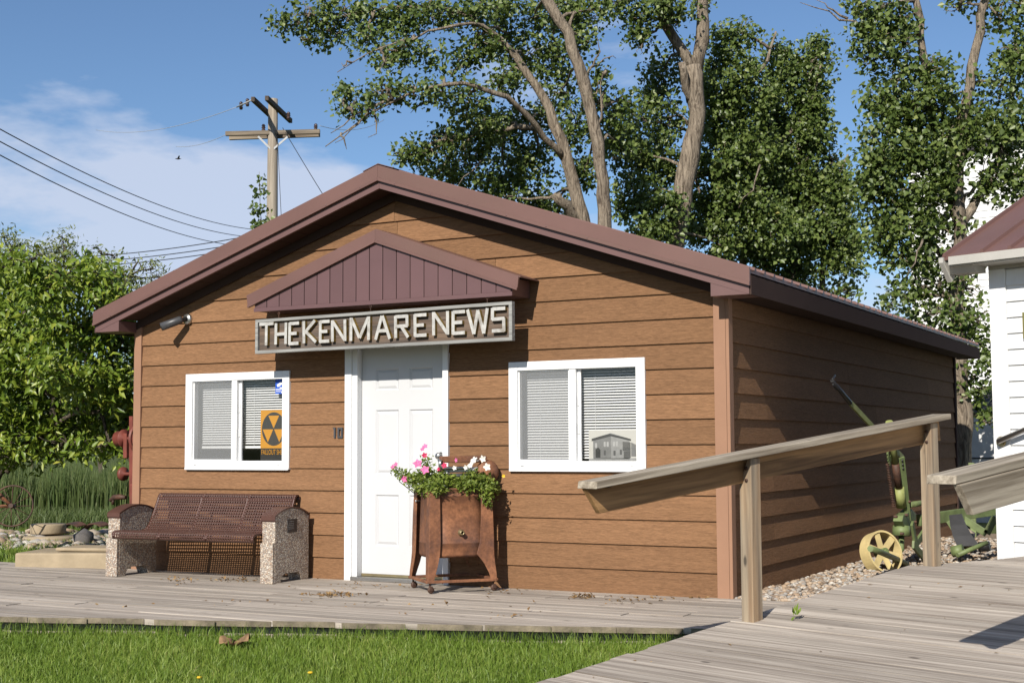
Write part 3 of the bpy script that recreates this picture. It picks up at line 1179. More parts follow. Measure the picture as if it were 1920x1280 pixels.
# ribbed steel panels on its face
x = xl + 0.004
n = 19
pw = (xr - xl - 0.008) / n
for i in range(n):
    a, b = xl + 0.004 + i * pw, xl + 0.004 + (i + 1) * pw
    m = MB()
    poly = [(a, bot + 0.028), (b - 0.008, bot + 0.028), (b - 0.008, can_z(b - .008) - 0.085)] + ([(CR, can_z(CR) - 0.085)] if a < CR < b - .008 else []) + [(a, can_z(a) - 0.085)]
    m.prism(poly, lambda p, q_, d: (p, d, q_), CY - 0.001, CY + 0.0115)
    m.build('canopy_panel', M['panel'], can, HL, bevel=0.002)
m = MB()
m.box((xl - 0.004, CY - 0.006, bot - 0.006), (xr + 0.004, CY + 0.0112, bot + 0.0275))
m.build('canopy_sill', M['panel'], can, HL)
for sgn in (-1, 1):
    ex = CR + sgn * CHW
    mx = CR + sgn * 0.0006
    m = MB()
    m.prism([(mx, can_z(mx)), (ex, can_z(ex)), (ex - sgn * .012, can_z(ex) - 0.092), (mx, can_z(mx) - 0.092)], lambda p, q_, d: (p, d, q_), CY - 0.022, CY - 0.0015)
    m.build('canopy_rake', M['roof'], can, HL)
    m = MB()
    m.prism([(mx, can_z(mx) - .0925), (ex - sgn * .012, can_z(ex) - 0.0925), (ex - sgn * .016, can_z(ex) - 0.112), (mx, can_z(mx) - 0.112)], lambda p, q_, d: (p, d, q_), CY - 0.030, CY - 0.0015)
    m.build('canopy_drip', M['roof'], can, HL)
    m = MB()
    m.prism([(mx, can_z(mx) + .006), (ex + sgn * .01, can_z(ex) + .002), (ex + sgn * .01, can_z(ex) - 0.010), (mx, can_z(mx) - 0.010)], lambda p, q_, d: (p, d, q_), CY - 0.012, -0.012)
    m.build('canopy_roof', M['roof'], can, HL)

# ================================================================== hanging sign
SY = -0.318
sign = empty('hanging_sign', (-3.02, SY, 2.01), label='weathered plank sign reading THE KENMARE NEWS hanging over the white door', cat='sign')
SL = sign.location
SX0, SX1 = -4.335, -1.700


def sz(x, t):
    """Height on the sign: t = 0 bottom edge, 1 top edge (the sign hangs a touch low at the left)."""
    k = (x - SX0) / (SX1 - SX0)
    return (2.005 + 0.014 * k) * (1 - t) + (2.312 + 0.026 * k) * t


def sbox(m, x0, x1, t0, t1, y0, y1, mi=0):
    v = [(x, y, sz(x, t)) for y in (y0, y1) for x, t in ((x0, t0), (x1, t0), (x1, t1), (x0, t1))]
    m.add(v, [(0, 1, 2, 3), (7, 6, 5, 4), (0, 4, 5, 1), (1, 5, 6, 2), (2, 6, 7, 3), (3, 7, 4, 0)], mi=mi)


for i in range(3):
    m = MB()
    sbox(m, SX0 + 0.004, SX1 - 0.004, 0.02 + 0.32 * i, 0.02 + 0.32 * (i + 1) - 0.005, SY, SY + 0.02 - 0.001 * i)
    m.build('board', M['sign_board'], sign, SL)
for a, b, c, d in ((SX0, SX1, 0.0, 0.085), (SX0, SX1, 0.915, 1.0), (SX0, SX0 + 0.030, 0.0855, 0.9145), (SX1 - 0.030, SX1, 0.0855, 0.9145)):
    m = MB()
    sbox(m, a, b, c, d, SY - 0.028, SY + 0.022)
    m.build('frame_strip', M['sign_frame'], sign, SL, bevel=0.002)
GL = {'T': [((0, 1), (1, 1)), ((.5, .93), (.5, 0))], 'H': [((.1, 1), (.1, 0)), ((.9, 1), (.9, 0)), ((.1, .48), (.9, .48))],
      'E': [((.12, 1), (.12, 0)), ((.1, .955), (1, .955)), ((.1, .5), (.8, .5)), ((.1, .045), (1, .045))],
      'K': [((.1, 1), (.1, 0)), ((.16, .46), (.85, 1)), ((.24, .52), (.92, .02))], 'N': [((.1, 1), (.1, 0)), ((.9, 1), (.9, 0)), ((.12, .96), (.88, .05))],
      'M': [((.08, 1), (.08, 0)), ((.92, 1), (.92, 0)), ((.1, .96), (.5, .1)), ((.5, .1), (.9, .96))], 'A': [((.06, 0), (.46, 1)), ((.94, 0), (.5, 1)), ((.25, .36), (.75, .36))],
      'R': [((.1, 1), (.1, 0)), ((.1, .955), (.9, .955)), ((.86, 1), (.86, .5)), ((.1, .52), (.9, .52)), ((.5, .5), (.92, 0))],
      'W': [((.04, 1), (.34, 0)), ((.34, 0), (.52, .95)), ((.52, .95), (.80, 0)), ((.80, 0), (.96, 1))],
      'S': [((.1, .955), (1, .955)), ((.1, 1), (.1, .5)), ((.06, .53), (.95, .53)), ((.9, .55), (.9, 0)), ((.06, .045), (.95, .045))]}
LET = [('T', -4.285, -4.124), ('H', -4.112, -3.972), ('E', -3.959, -3.842), ('K', -3.801, -3.640), ('E', -3.622, -3.508), ('N', -3.494, -3.326), ('M', -3.300, -3.080), ('A', -3.036, -2.869),
       ('R', -2.835, -2.680), ('E', -2.641, -2.510), ('N', -2.459, -2.287), ('E', -2.269, -2.138), ('W', -2.124, -1.917), ('S', -1.889, -1.757)]
lr = random.Random(5)
for ch, a, b in LET:
    m = MB()
    t0, t1 = 0.225 + lr.uniform(-.015, .015), 0.845 + lr.uniform(-.02, .02)
    lean = lr.uniform(-.004, .004)
    for i, ((u0, v0), (u1, v1)) in enumerate(GL[ch]):
        xa, xb = a + (b - a) * u0 + lean * v0, a + (b - a) * u1 + lean * v1
        za, zb = sz(xa, t0 + (t1 - t0) * v0), sz(xb, t0 + (t1 - t0) * v1)
        yy = SY - 0.022 - 0.0012 * i
        d = Vector((xb - xa, 0, zb - za)).normalized()
        wdt = 0.0285
        nrm = Vector((-d.z, 0, d.x)) * (wdt / 2)
        pa, pb = Vector((xa, 0, za)), Vector((xb, 0, zb))
        v = []
        for yv in (yy - 0.0125, SY + 0.001):
            v += [p + Vector((0, yv, 0)) for p in (pa - nrm, pb - nrm, pb + nrm, pa + nrm)]
        m.add(v, [(0, 1, 2, 3)], mi=0)
        m.add(v, [(0, 4, 5, 1), (1, 5, 6, 2), (2, 6, 7, 3), (3, 7, 4, 0)], mi=1)
    o = m.build('letter', [M['letter'], M['letter_edge']], sign, SL)
    o['label'] = 'raised white letter %s with yellow edges' % ch
for hx in (-4.09, -3.10, -1.945):
    m = MB()
    zt = sz(hx, 1)
    m.tube([(hx, SY, zt - 0.01), (hx, SY, zt + 0.035)], 0.0028, 6)
    ring = [(hx + 0.010 * math.cos(t), SY, zt + 0.045 + 0.010 * math.sin(t)) for t in np.linspace(-1.4, 4.6, 12)]
    m.tube(ring, 0.0028, 6)
    m.tube([(hx, SY + .001, zt + 0.05), (hx, SY + .001, 2.40)], 0.0025, 6)
    m.build('hook', M['rust_dark'], sign, SL)

# ================================================================== small things on the front wall
c = np.array([-5.42, -0.012, 2.395])
camr = empty('security_camera', c, label='dark bullet security camera under the left eave of the brown building', cat='camera')
m = MB()
m.lathe([(0.0, -0.03), (0.045, -0.03), (0.052, -0.018), (0.052, 0.0)], c, 'y', 18)
m.build('mount', M['steel'], camr, c)
m = MB()
m.tube([c + [0, -0.025, 0], c + [-0.02, -0.06, -0.01], c + [-0.03, -0.085, -0.012]], 0.024, 10)
m.build('arm', M['black'], camr, c)
m = MB()
a_, b_ = c + np.array([0.0, -0.085, -0.006]), c + np.array([-0.135, -0.225, -0.085])
m.tube([a_, a_ + (b_ - a_) * 0.1, b_], [0.03, 0.038, 0.040], 14)
m.build('housing', M['dark_grey'], camr, c)
m = MB()
u_ = (b_ - a_) / np.linalg.norm(b_ - a_)
m.tube([b_, b_ + u_ * 0.004], [0.034, 0.028], 14)
m.build('lens', M['black'], camr, c)

# shelter poster inside the left window
PY = 0.046
px0, px1, pz0, pz1 = -4.578, -4.245, 1.040, 1.510
poster = empty('shelter_poster', (px0, PY, pz0), label='orange and black fallout shelter poster inside the left window', cat='poster')
PL = poster.location
m = MB()
m.box((px0, PY, 1.158), (px1, PY + 0.003, pz1))
m.build('sheet', M['poster_orange'], poster, PL)
m = MB()
m.box((px0, PY, pz0), (px1, PY + 0.003, 1.1575))
m.build('caption_band', M['poster_black'], poster, PL)
pc = (px0 + 0.153, 1.335)
rad = 0.138
m = MB()
m.prism([(pc[0] + rad * math.cos(t), pc[1] + 1.12 * rad * math.sin(t)) for t in np.linspace(0, 2 * math.pi, 40)[:-1]], lambda a, b, d: (a, d, b), PY - 0.001, PY - 0.0002)
m.build('disc', M['poster_black'], poster, PL)
for k in range(3):
    a = R(90 + 120 * k)
    m = MB()
    rr = rad * 0.93
    m.prism([(pc[0] + 0.006 * math.cos(a), pc[1] + 0.006 * math.sin(a)), (pc[0] + rr * math.cos(a - R(29)), pc[1] + 1.1 * rr * math.sin(a - R(29))), (pc[0] + rr * math.cos(a + R(29)), pc[1] + 1.1 * rr * math.sin(a + R(29)))],
            lambda p, q_, d: (p, d, q_), PY - 0.0022, PY - 0.0012)
    m.build('triangle', M['poster_orange'], poster, PL)


def text(name, body, size, loc, mat, parent, sx=1.0, ext=0.0004):
    cu = bpy.data.curves.new(name, 'FONT')
    cu.body = body
    cu.size = size
    cu.extrude = ext
    t = bpy.data.objects.new(name, cu)
    COL.objects.link(t)
    dg = bpy.context.evaluated_depsgraph_get()
    me = bpy.data.meshes.new_from_object(t.evaluated_get(dg))
    bpy.data.objects.remove(t)
    me.transform(Matrix.Diagonal((sx, 1, 1, 1)))
    me.transform(Matrix.Rotation(R(90), 4, 'X'))
    me.materials.clear()
    me.materials.append(mat)
    o = bpy.data.objects.new(name, me)
    COL.objects.link(o)
    o.parent = parent
    o.location = Vector(loc) - parent.location
    return o


text('lettering', 'FALLOUT SHELTER', 0.066, (px0 + 0.010, PY - 0.002, 1.100), M['poster_orange'], poster, 0.60)
# alarm sticker
sx0, sx1, sz0, sz1 = -4.394, -4.294, 1.657, 1.790
stk = empty('camera_sticker', (sx0, 0.027, sz0), label='small blue camera-surveillance sticker in the top corner of the left window', cat='sticker')
m = MB()
m.box((sx0, 0.0262, sz0), (sx1, 0.0275, sz1))
m.build('backing', M['sticker_blue'], stk, stk.location)
m = MB()
cz = 1.742
m.bar((sx0 + 0.022, 0.0256, cz - 0.012), (sx1 - 0.022, 0.0256, cz + 0.016), 0.0008, 0.026)
m.bar((sx0 + 0.05, 0.0256, cz - 0.028), (sx1 - 0.014, 0.0256, cz - 0.03), 0.0008, 0.009)
m.box((sx0 + 0.006, 0.0252, 1.695), (sx1 - 0.006, 0.0260, 1.702))
m.box((sx0 + 0.006, 0.0252, 1.684), (sx1 - 0.030, 0.0260, 1.687))
m.box((sx0 + 0.006, 0.0252, 1.674), (sx1 - 0.036, 0.0260, 1.677))
m.box((sx1 - 0.030, 0.0252, 1.664), (sx1 - 0.010, 0.0260, 1.680))
m.build('emblem', M['white'], stk, stk.location)
# old photograph in the right window
fx0, fx1, fz0, fz1 = -1.207, -0.778, 1.045, 1.292
pho = empty('old_photograph', (fx0, PY, fz0), label='black and white print of a corner building propped in the right window', cat='photograph')
FL = pho.location
m = MB()
m.box((fx0, PY, fz0), (fx1, PY + 0.003, fz1))
m.build('paper', M['paper'], pho, FL)


def fp(u, v):
    return (fx0 + (fx1 - fx0) * u, fz0 + (fz1 - fz0) * v)


def shape(name, pts, lay, mt):
    m = MB()
    m.prism([fp(*p) for p in pts], lambda a, b, d: (a, d, b), PY - 0.0006 * lay - 0.0005, PY - 0.0006 * lay)
    return m.build(name, M[mt], pho, FL)


shape('print_street', [(.0, .0), (1, .0), (1, .09), (0, .07)], 1, 'print3')
shape('print_facade', [(.09, .06), (.46, .06), (.46, .80), (.09, .66)], 1, 'print2')
shape('print_facade', [(.462, .06), (.84, .06), (.84, .66), (.462, .80)], 1, 'print3')
shape('print_cornice', [(.06, .64), (.46, .80), (.87, .64), (.87, .70), (.46, .90), (.06, .72)], 2, 'print0')
shape('print_roof', [(.14, .76), (.46, .905), (.80, .735), (.44, .88)], 3, 'print3')
for u, v in ((.13, .42), (.31, .46), (.37, .46), (.50, .47), (.56, .47), (.31, .18), (.46 + .05, .17), (.64, .20)):
    shape('print_window', [(u, v), (u + .042, v), (u + .042, v + .16), (u, v + .16)], 2, 'print4' if v > .4 else 'print1')
shape('print_porch', [(.14, .10), (.24, .10), (.24, .36), (.19, .44), (.14, .36)], 2, 'print0')
shape('print_bay', [(.70, .32), (.86, .34), (.86, .60), (.70, .62)], 3, 'print1')
shape('print_shadow', [(.72, .08), (.86, .10), (.86, .33), (.72, .31)], 3, 'print1')
shape('print_neighbour', [(.87, .14), (.97, .14), (.97, .52), (.87, .60)], 1, 'print2')

# ================================================================== bench
bench = empty('park_bench', (-4.835, -0.385, 0.0), R(2.6), label='brown perforated steel bench with pebbled concrete ends under the left window', cat='bench')
BLEN = 1.52
bench.scale = (1.03, 1.2, 1.0)
prof = [(-0.285, 0.345), (-0.305, 0.362), (-0.312, 0.385), (-0.305, 0.408), (-0.285, 0.422), (-0.24, 0.425), (-0.12, 0.415), (0.0, 0.405), (0.04, 0.408), (0.075, 0.425), (0.10, 0.455),
        (0.13, 0.52), (0.165, 0.60), (0.20, 0.685), (0.208, 0.715), (0.222, 0.738), (0.245, 0.745), (0.264, 0.735), (0.272, 0.712), (0.266, 0.69)]


def resample(p, step):
    p = np.array(p)
    s = np.concatenate([[0], np.cumsum(np.linalg.norm(np.diff(p, axis=0), axis=1))])
    n = int(round(s[-1] / step))
    q_ = np.linspace(0, s[-1], n + 1)
    return np.stack([np.interp(q_, s, p[:, i]) for i in range(2)], 1)


pr_ = resample(prof, 0.0265)
nu = int(BLEN / 0.0265)
nrow = len(pr_) - 1
V, F = [], []
ring8 = [(math.cos(t), math.sin(t)) for t in np.arange(8) * math.pi / 4 + math.pi / 8]
sq8 = [(1, .0), (1, 1), (0, 1), (-1, 1), (-1, 0), (-1, -1), (0, -1), (1, -1)]
ring8 = [(math.cos(t), math.sin(t)) for t in np.arange(8) * math.pi / 4]
solid_rows = {5, nrow - 5, nrow // 2 + 6}
for j in range(nrow):
    p, q_ = pr_[j], pr_[j + 1]
    for i in range(nu):
        xc = -BLEN / 2 + (i + 0.5) * BLEN / nu
        hw = BLEN / nu / 2
        band = i in (0, nu - 1) or abs(i - nu / 3) < 0.9 or abs(i - 2 * nu / 3) < 0.9
        b0 = len(V)
        if band or j in (0, nrow - 1) or j == 4 or j == nrow - 6:
            for x_, e in ((-hw, p), (hw, p), (hw, q_), (-hw, q_)):
                V.append((xc + x_, e[0], e[1]))
            F.append((b0, b0 + 1, b0 + 2, b0 + 3))
            continue
        mid = (p + q_) / 2
        hv = (q_ - p) / 2
        for a, b in sq8:
            V.append((xc + a * hw, *(mid + hv * b)))
        for a, b in ring8:
            V.append((xc + a * hw * 0.66, *(mid + hv * b * 0.66)))
        for k in range(8):
            k2 = (k + 1) % 8
            F.append((b0 + k, b0 + k2, b0 + 8 + k2, b0 + 8 + k))
seat = mesh_np('perforated_seat', V, F, M['bench_metal'], bench)
sd = seat.modifiers.new('thick', 'SOLIDIFY')
sd.thickness = 0.004
for xx in (-BLEN / 2 + 0.01, BLEN / 2 - 0.01, -BLEN / 6, BLEN / 6):
    m = MB()
    m.tube([(xx, a + 0.006, b - 0.010) for a, b in pr_[1:-2]], 0.011, 6)
    m.build('support_rib', M['bench_metal'], bench)
for sgn in (-1, 1):
    x0, x1 = (BLEN / 2 + 0.012, BLEN / 2 + 0.142) if sgn > 0 else (-BLEN / 2 - 0.142, -BLEN / 2 - 0.012)
    m = MB()
    # concave foot: build as strips of quads between the foot line and the upper outline
    up = lambda y: 0.560 + 0.072 * (1 - (y / 0.211) ** 2)
    fo = lambda y: float(np.interp(y, [-0.236, -0.145, -0.125, -0.09, 0.08, 0.105, 0.125, 0.212], [0, 0, 0.05, 0.075, 0.075, 0.05, 0, 0]))
    ysr = [-0.2105, -0.19, -0.17, -0.146, -0.145, -0.125, -0.09, -0.05, 0.0, 0.04, 0.08, 0.105, 0.125, 0.126, 0.15, 0.175, 0.195, 0.2105]
    for ya, yb in zip(ysr[:-1], ysr[1:]):
        m.add([(x0, ya, fo(ya)), (x0, yb, fo(yb)), (x0, yb, up(yb)), (x0, ya, up(ya)), (x1, ya, fo(ya)), (x1, yb, fo(yb)), (x1, yb, up(yb)), (x1, ya, up(ya))],
              [(0, 3, 2, 1), (4, 5, 6, 7), (0, 1, 5, 4), (3, 7, 6, 2)] + ([(0, 4, 7, 3)] if ya == ysr[0] else []) + ([(1, 2, 6, 5)] if yb == ysr[-1] else []))
    m.box((x0 + 0.002, -0.236, 0.0), (x1 - 0.002, -0.211, 0.345))
    m.build('concrete_end', M['aggregate'], bench)
    m = MB()
    prev = None
    cap = [(-0.2125, 0.525)] + [(yy_, 0.563 + 0.072 * (1 - (yy_ / 0.213) ** 2)) for yy_ in np.linspace(-0.2125, 0.2125, 17)] + [(0.2125, 0.525)]
    for (ya, za), (yb, zb) in zip(cap[:-1], cap[1:]):
        m.add([(x0 - 0.006, ya, za), (x1 + 0.006, ya, za), (x1 + 0.006, yb, zb), (x0 - 0.006, yb, zb),
               (x0 - 0.006, ya * 1.04, za + 0.012), (x1 + 0.006, ya * 1.04, za + 0.012), (x1 + 0.006, yb * 1.04, zb + 0.012), (x0 - 0.006, yb * 1.04, zb + 0.012)],
              [(0, 3, 2, 1), (4, 5, 6, 7), (0, 4, 7, 3), (1, 2, 6, 5)])
    m.build('arm_cap', M['bench_metal'], bench)
    if sgn > 0:
        m = MB()
        m.box((x1 - 0.002, -0.060, 0.425), (x1 + 0.006, 0.055, 0.540))
        pl = m.build('plaque', M['black'], bench, bevel=0.002)
        m = MB()
        for zz in (0.518, 0.50, 0.485, 0.47, 0.455):
            m.box((x1 + 0.0055, -0.055 + 0.01 * (zz > 0.49), zz), (x1 + 0.0065, 0.015, zz + 0.004))
        m.build('plaque_lines', M['print2'], pl)

# ================================================================== old washing machine used as a planter
WA = R(49)
WF = Vector((-2.268, -0.700, 0))
wash = empty('washing_machine', WF, WA, label='rusty old wringer washing machine used as a planter beside the door', cat='washing machine')
SW, SD = 0.545, 0.48                       # along local x (right face) and y (left face, going back)


def rrect(x0, y0, x1, y1, r_, n=5):
    out = []
    for cx, cy, a0 in ((x1 - r_, y0 + r_, -90), (x1 - r_, y1 - r_, 0), (x0 + r_, y1 - r_, 90), (x0 + r_, y0 + r_, 180)):
        for k in range(n + 1):
            a = R(a0 + 90 * k / n)
            out.append((cx + r_ * math.cos(a), cy + r_ * math.sin(a)))
    return out


def loft(m, levels, close_top=True):
    rings = []
    for z, inset, r_ in levels:
        rings.append([(x, y, z) for x, y in rrect(inset, inset, SW - inset, SD - inset, r_)])
    n = len(rings[0])
    v = [p for ring in rings for p in ring]
    f = []
    for i in range(len(rings) - 1):
        for k in range(n):
            f.append((i * n + k, i * n + (k + 1) % n, (i + 1) * n + (k + 1) % n, (i + 1) * n + k))
    m.add(v, f, smooth=True)
    return m


m = MB()
loft(m, [(0.285, 0.06, 0.15), (0.275, 0.022, 0.15), (0.30, 0.014, 0.15), (0.385, 0.016, 0.15), (0.39, 0.012, 0.15), (0.395, 0.017, 0.15), (0.76, 0.026, 0.15), (0.765, 0.020, 0.15), (0.775, 0.020, 0.15), (0.78, 0.027, 0.15), (0.815, 0.029, 0.15), (0.822, 0.019, 0.15), (0.832, 0.023, 0.15), (0.828, 0.045, 0.15), (0.76, 0.055, 0.15)])
m.build('tub', M['rust'], wash)
m = MB()
m.add([(0.07, 0.07, 0.775), (SW - .07, 0.07, 0.775), (SW - .07, SD - .07, 0.775), (0.07, SD - .07, 0.775)], [(0, 1, 2, 3)])
m.build('soil', M['gravel_bed'], wash)
for ix, iy in ((0, 0), (1, 0), (0, 1), (1, 1)):
    m = MB()
    sx_, sy_ = (1 if ix == 0 else -1), (1 if iy == 0 else -1)
    X0, Y0 = (0 if ix == 0 else SW), (0 if iy == 0 else SD)
    # outline of one flange: height -> (outer offset, width)
    wide = [(0.085, -0.022, 0.050), (0.15, -0.018, 0.065), (0.22, -0.010, 0.092), (0.27, -0.006, 0.125), (0.30, -0.004, 0.150), (0.40, -0.003, 0.120), (0.60, 0.002, 0.105), (0.81, 0.010, 0.095)]
    nar = [(0.085, -0.022, 0.050), (0.15, -0.018, 0.066), (0.22, -0.010, 0.080), (0.30, -0.004, 0.092), (0.40, -0.003, 0.098), (0.60, 0.002, 0.092), (0.81, 0.010, 0.082)]
    for along, tab in (('x', wide if ix == 1 else nar), ('y', nar)):
        v, f = [], []
        for z, o_, wd_ in tab:
            for w0, dep in ((0.0, 0.0), (wd_, 0.0), (wd_, 0.008), (0.0, 0.008)):
                if along == 'x':
                    v.append((X0 + sx_ * (o_ + w0), Y0 + sy_ * (o_ + dep), z))
                else:
                    v.append((X0 + sx_ * (o_ + dep + .0004), Y0 + sy_ * (o_ + w0 + .0004), z))
        for i in range(len(tab) - 1):
            for k in range(4):
                f.append((i * 4 + k, i * 4 + (k + 1) % 4, (i + 1) * 4 + (k + 1) % 4, (i + 1) * 4 + k))
        f += [(0, 1, 2, 3), tuple(4 * (len(tab) - 1) + k for k in (3, 2, 1, 0))]
        m.add(v, f)
    leg = m.build('leg', M['rust'], wash, bevel=0.003)
    m = MB()
    cx, cy = X0 + sx_ * 0.005, Y0 + sy_ * 0.005
    m.tube([(cx, cy, 0.03), (cx, cy, 0.09)], 0.008, 8)
    m.lathe([(0.006, -0.011), (0.026, -0.011), (0.028, 0.0), (0.026, 0.011), (0.006, 0.011)], (cx + 0.008, cy, 0.028), 'y', 14)
    m.box((cx - 0.004, cy - 0.016, 0.024), (cx + 0.018, cy - 0.0125, 0.058))
    m.build('caster', M['rust_dark'], leg)
for a, b in (((-0.015, -0.015), (SW + .015, -0.015)), ((-0.015, -0.015), (-0.015, SD + .015)), ((SW + .015, -0.015), (SW + .015, SD + .015)), ((-0.015, SD + .015), (SW + .015, SD + .015))):
    m = MB()
    m.bar((a[0], a[1], 0.092), (b[0], b[1], 0.092), 0.034, 0.022)
    m.build('base_bar', M['rust'], wash, bevel=0.003)
m = MB()
m.lathe([(0.026, 0.02), (0.026, -0.008), (0.018, -0.012), (0.018, -0.04), (0.012, -0.04), (0.012, 0.0)], (0.27, 0.014, 0.475), 'y', 16)
m.build('drain_spout', M['brass'], wash)
m = MB()
m.lathe([(0.0, -0.052), (0.010, -0.050), (0.012, -0.042), (0.005, -0.036), (0.005, 0.0)], (0.045, 0.38, 0.72), 'x', 10)
m.build('knob', M['steel'], wash)
# wringer
wr = MB()
wr.bar((0.16, 0.22, 1.060), (0.56, 0.22, 1.060), 0.06, 0.055)
wo = wr.build('wringer_head', M['rust'], wash, bevel=0.008)
m = MB()
m.lathe([(0.0, 0.045), (0.07, 0.04), (0.095, 0.02), (0.10, 0.0), (0.095, -0.02), (0.07, -0.04), (0.0, -0.045)], (0.57, 0.22, 0.955), 'y', 22)
m.tube([(0.57, 0.22, 0.955), (0.52, 0.22, 0.86), (0.48, 0.22, 0.78)], [0.05, 0.045, 0.04], 12)
m.build('gear_case', M['rust'], wash)
m = MB()
m.tube([(0.15, 0.182, 1.06), (0.145, 0.182, 1.01), (0.17, 0.182, 0.99), (0.36, 0.182, 0.99), (0.40, 0.182, 1.0), (0.44, 0.182, 1.045), (0.48, 0.182, 1.05)], 0.013, 10)
m.build('release_bar', M['steel'], wo)
m = MB()
m.tube([(0.19, 0.22, 0.975), (0.52, 0.22, 0.975)], 0.022, 14)
m.build('roller', M['white'], wo)
m = MB()
m.tube([(0.19, 0.22, 0.925), (0.52, 0.22, 0.925)], 0.022, 14)
m.build('roller', M['dark_grey'], wo)
m = MB()
m.bar((0.17, 0.22, 1.05), (0.17, 0.22, 0.83), 0.03, 0.05, (0, 1, 0))
m.build('wringer_post', M['rust_dark'], wo)

# ================================================================== foliage helpers
NR = np.random.default_rng(21)


def nrm(a):
    return a / np.maximum(np.linalg.norm(a, axis=-1, keepdims=True), 1e-9)


def leaves(name, P, size, mat, parent, loc=(0, 0, 0), width=0.8, bias=(0.0, -0.55, 0.50), hang=0.5, var=0.45, tint=None, bend=0.18):
    """Leaf-shaped faces (two triangles folded on the midrib), one at each point."""
    P = np.asarray(P, float) - np.asarray(loc)
    n = len(P)
    N = nrm(NR.normal(size=(n, 3)) * 0.62 + np.array(bias))
    T = NR.normal(size=(n, 3)) + np.array([0, 0, -hang])
    T = nrm(T - N * np.sum(T * N, 1, keepdims=True))
    B = np.cross(N, T)
    L = size * (1 + NR.uniform(-var, var, (n, 1)))
    Wd = L * width * 0.5
    a = P
    l_ = P + T * L * 0.42 + B * Wd + N * Wd * bend * 2
    r_ = P + T * L * 0.42 - B * Wd + N * Wd * bend * 2
    e = P + T * L - N * L * bend * 0.6
    V_ = np.stack([a, l_, e, r_], 1).reshape(-1, 3)
    k = np.arange(n)[:, None] * 4
    F_ = np.concatenate([k + [0, 1, 2], k + [0, 2, 3]], 1).reshape(-1, 3)
    tn = NR.beta(2.2, 2.2, n) if tint is None else tint
    return mesh_np(name, V_, F_, mat, parent, tint=np.repeat(tn, 2))


def ellipsoid_pts(c, rad, n_clump, per, sigma):
    c = np.asarray(c, float)
    d = nrm(NR.normal(size=(n_clump, 3)))
    rr = NR.uniform(0.15, 1.0, (n_clump, 1)) ** 0.5
    cc = c + d * rr * np.asarray(rad)
    k = np.repeat(cc, per, 0)
    return k + np.clip(NR.normal(size=k.shape), -1.9, 1.9) * sigma * np.array([1, 1, 0.8])


def limb(m, pts, r0, r1, sides=10, wob=0.02):
    pts = [np.asarray(p, float) for p in pts]
    P = np.array(pts)
    s = np.concatenate([[0], np.cumsum(np.linalg.norm(np.diff(P, axis=0), axis=1))])
    n = max(6, int(s[-1] / 0.25))
    t = np.linspace(0, s[-1], n)
    # smooth interpolation
    Q = np.stack([np.interp(t, s, P[:, i]) for i in range(3)], 1)
    for _ in range(3):
        Q[1:-1] = (Q[:-2] + 2 * Q[1:-1] + Q[2:]) / 4
    Q[1:-1] += NR.normal(size=Q[1:-1].shape) * wob
    rad = r0 + (r1 - r0) * np.linspace(0, 1, n) ** 0.9
    rad = rad * (1 + NR.normal(size=n) * 0.05)
    m.tube(Q, list(rad), sides)
    return Q


def foot(px, py, dep):
    """Where a trunk seen at this pixel column and distance enters the ground (4-tuple: a world point)."""
    p = at(px, py, dep)
    return (p[0], p[1], -0.12, 1)


def tree(name, label, base, limbs, blobs, leaf_size, per_m2, mat='leaf', bark_='bark', cat='tree', group=None, dead=(), width=0.85, bias=(0.0, -0.55, 0.50), hang=0.5, sigma=0.125, per=44, twigs=True, depth_scale=1.0, limb_k=0.68):
    """limbs: lists of (px, py, depth) with start and end radius; blobs: (px, py, rx, ry, depth, density)."""
    root = empty(name, base, label=label, cat=cat, group=group)
    L = np.array(root.location)
    m = MB()
    paths = []
    for pts, r0, r1 in limbs:
        Q = limb(m, [at(*p) if len(p) == 3 else np.array(p[:3]) for p in pts], r0 * limb_k, r1 * limb_k)
        paths.append(Q)
    allp = np.concatenate(paths)
    pts = []
    for px, py, rx_, ry_, dep, dens in blobs:
        c = at(px, py, dep)
        s_ = dep / FPX
        rad = np.array([rx_ * s_, max(rx_, ry_) * s_ * depth_scale, ry_ * s_])
        area = math.pi * rad[0] * rad[2]
        nl = area * per_m2 * dens
        ncl = max(3, int(nl / per))
        pts.append(ellipsoid_pts(c, rad, ncl, per, sigma))
        if twigs:
            j = np.argmin(np.linalg.norm(allp - c, axis=1))
            a = allp[j]
            mid = (a + c) / 2 + NR.normal(size=3) * 0.12 + np.array([0, 0, 0.12])
            limb(m, [a, mid, c], 0.035, 0.012, 6)
            for _ in range(7):
                e = c + nrm(NR.normal(size=3)) * rad * 0.9
                limb(m, [c, (c + e) / 2 + NR.normal(size=3) * 0.05, e], 0.013, 0.004, 5)
    for d in dead:
        limb(m, [at(*p) for p in d], 0.022, 0.004, 5, 0.025)
    m.build('trunk', M[bark_], root, L)
    P = np.concatenate(pts)
    leaves('crown', P, leaf_size, M[mat], root, L, width, bias, hang)
    return root


# ---------------------------------------------------------------- flowers in the planter
def wash_pt(x, y, z):
    c_, s_ = math.cos(WA), math.sin(WA)
    return np.array([WF.x + c_ * x - s_ * y, WF.y + s_ * x + c_ * y, z])


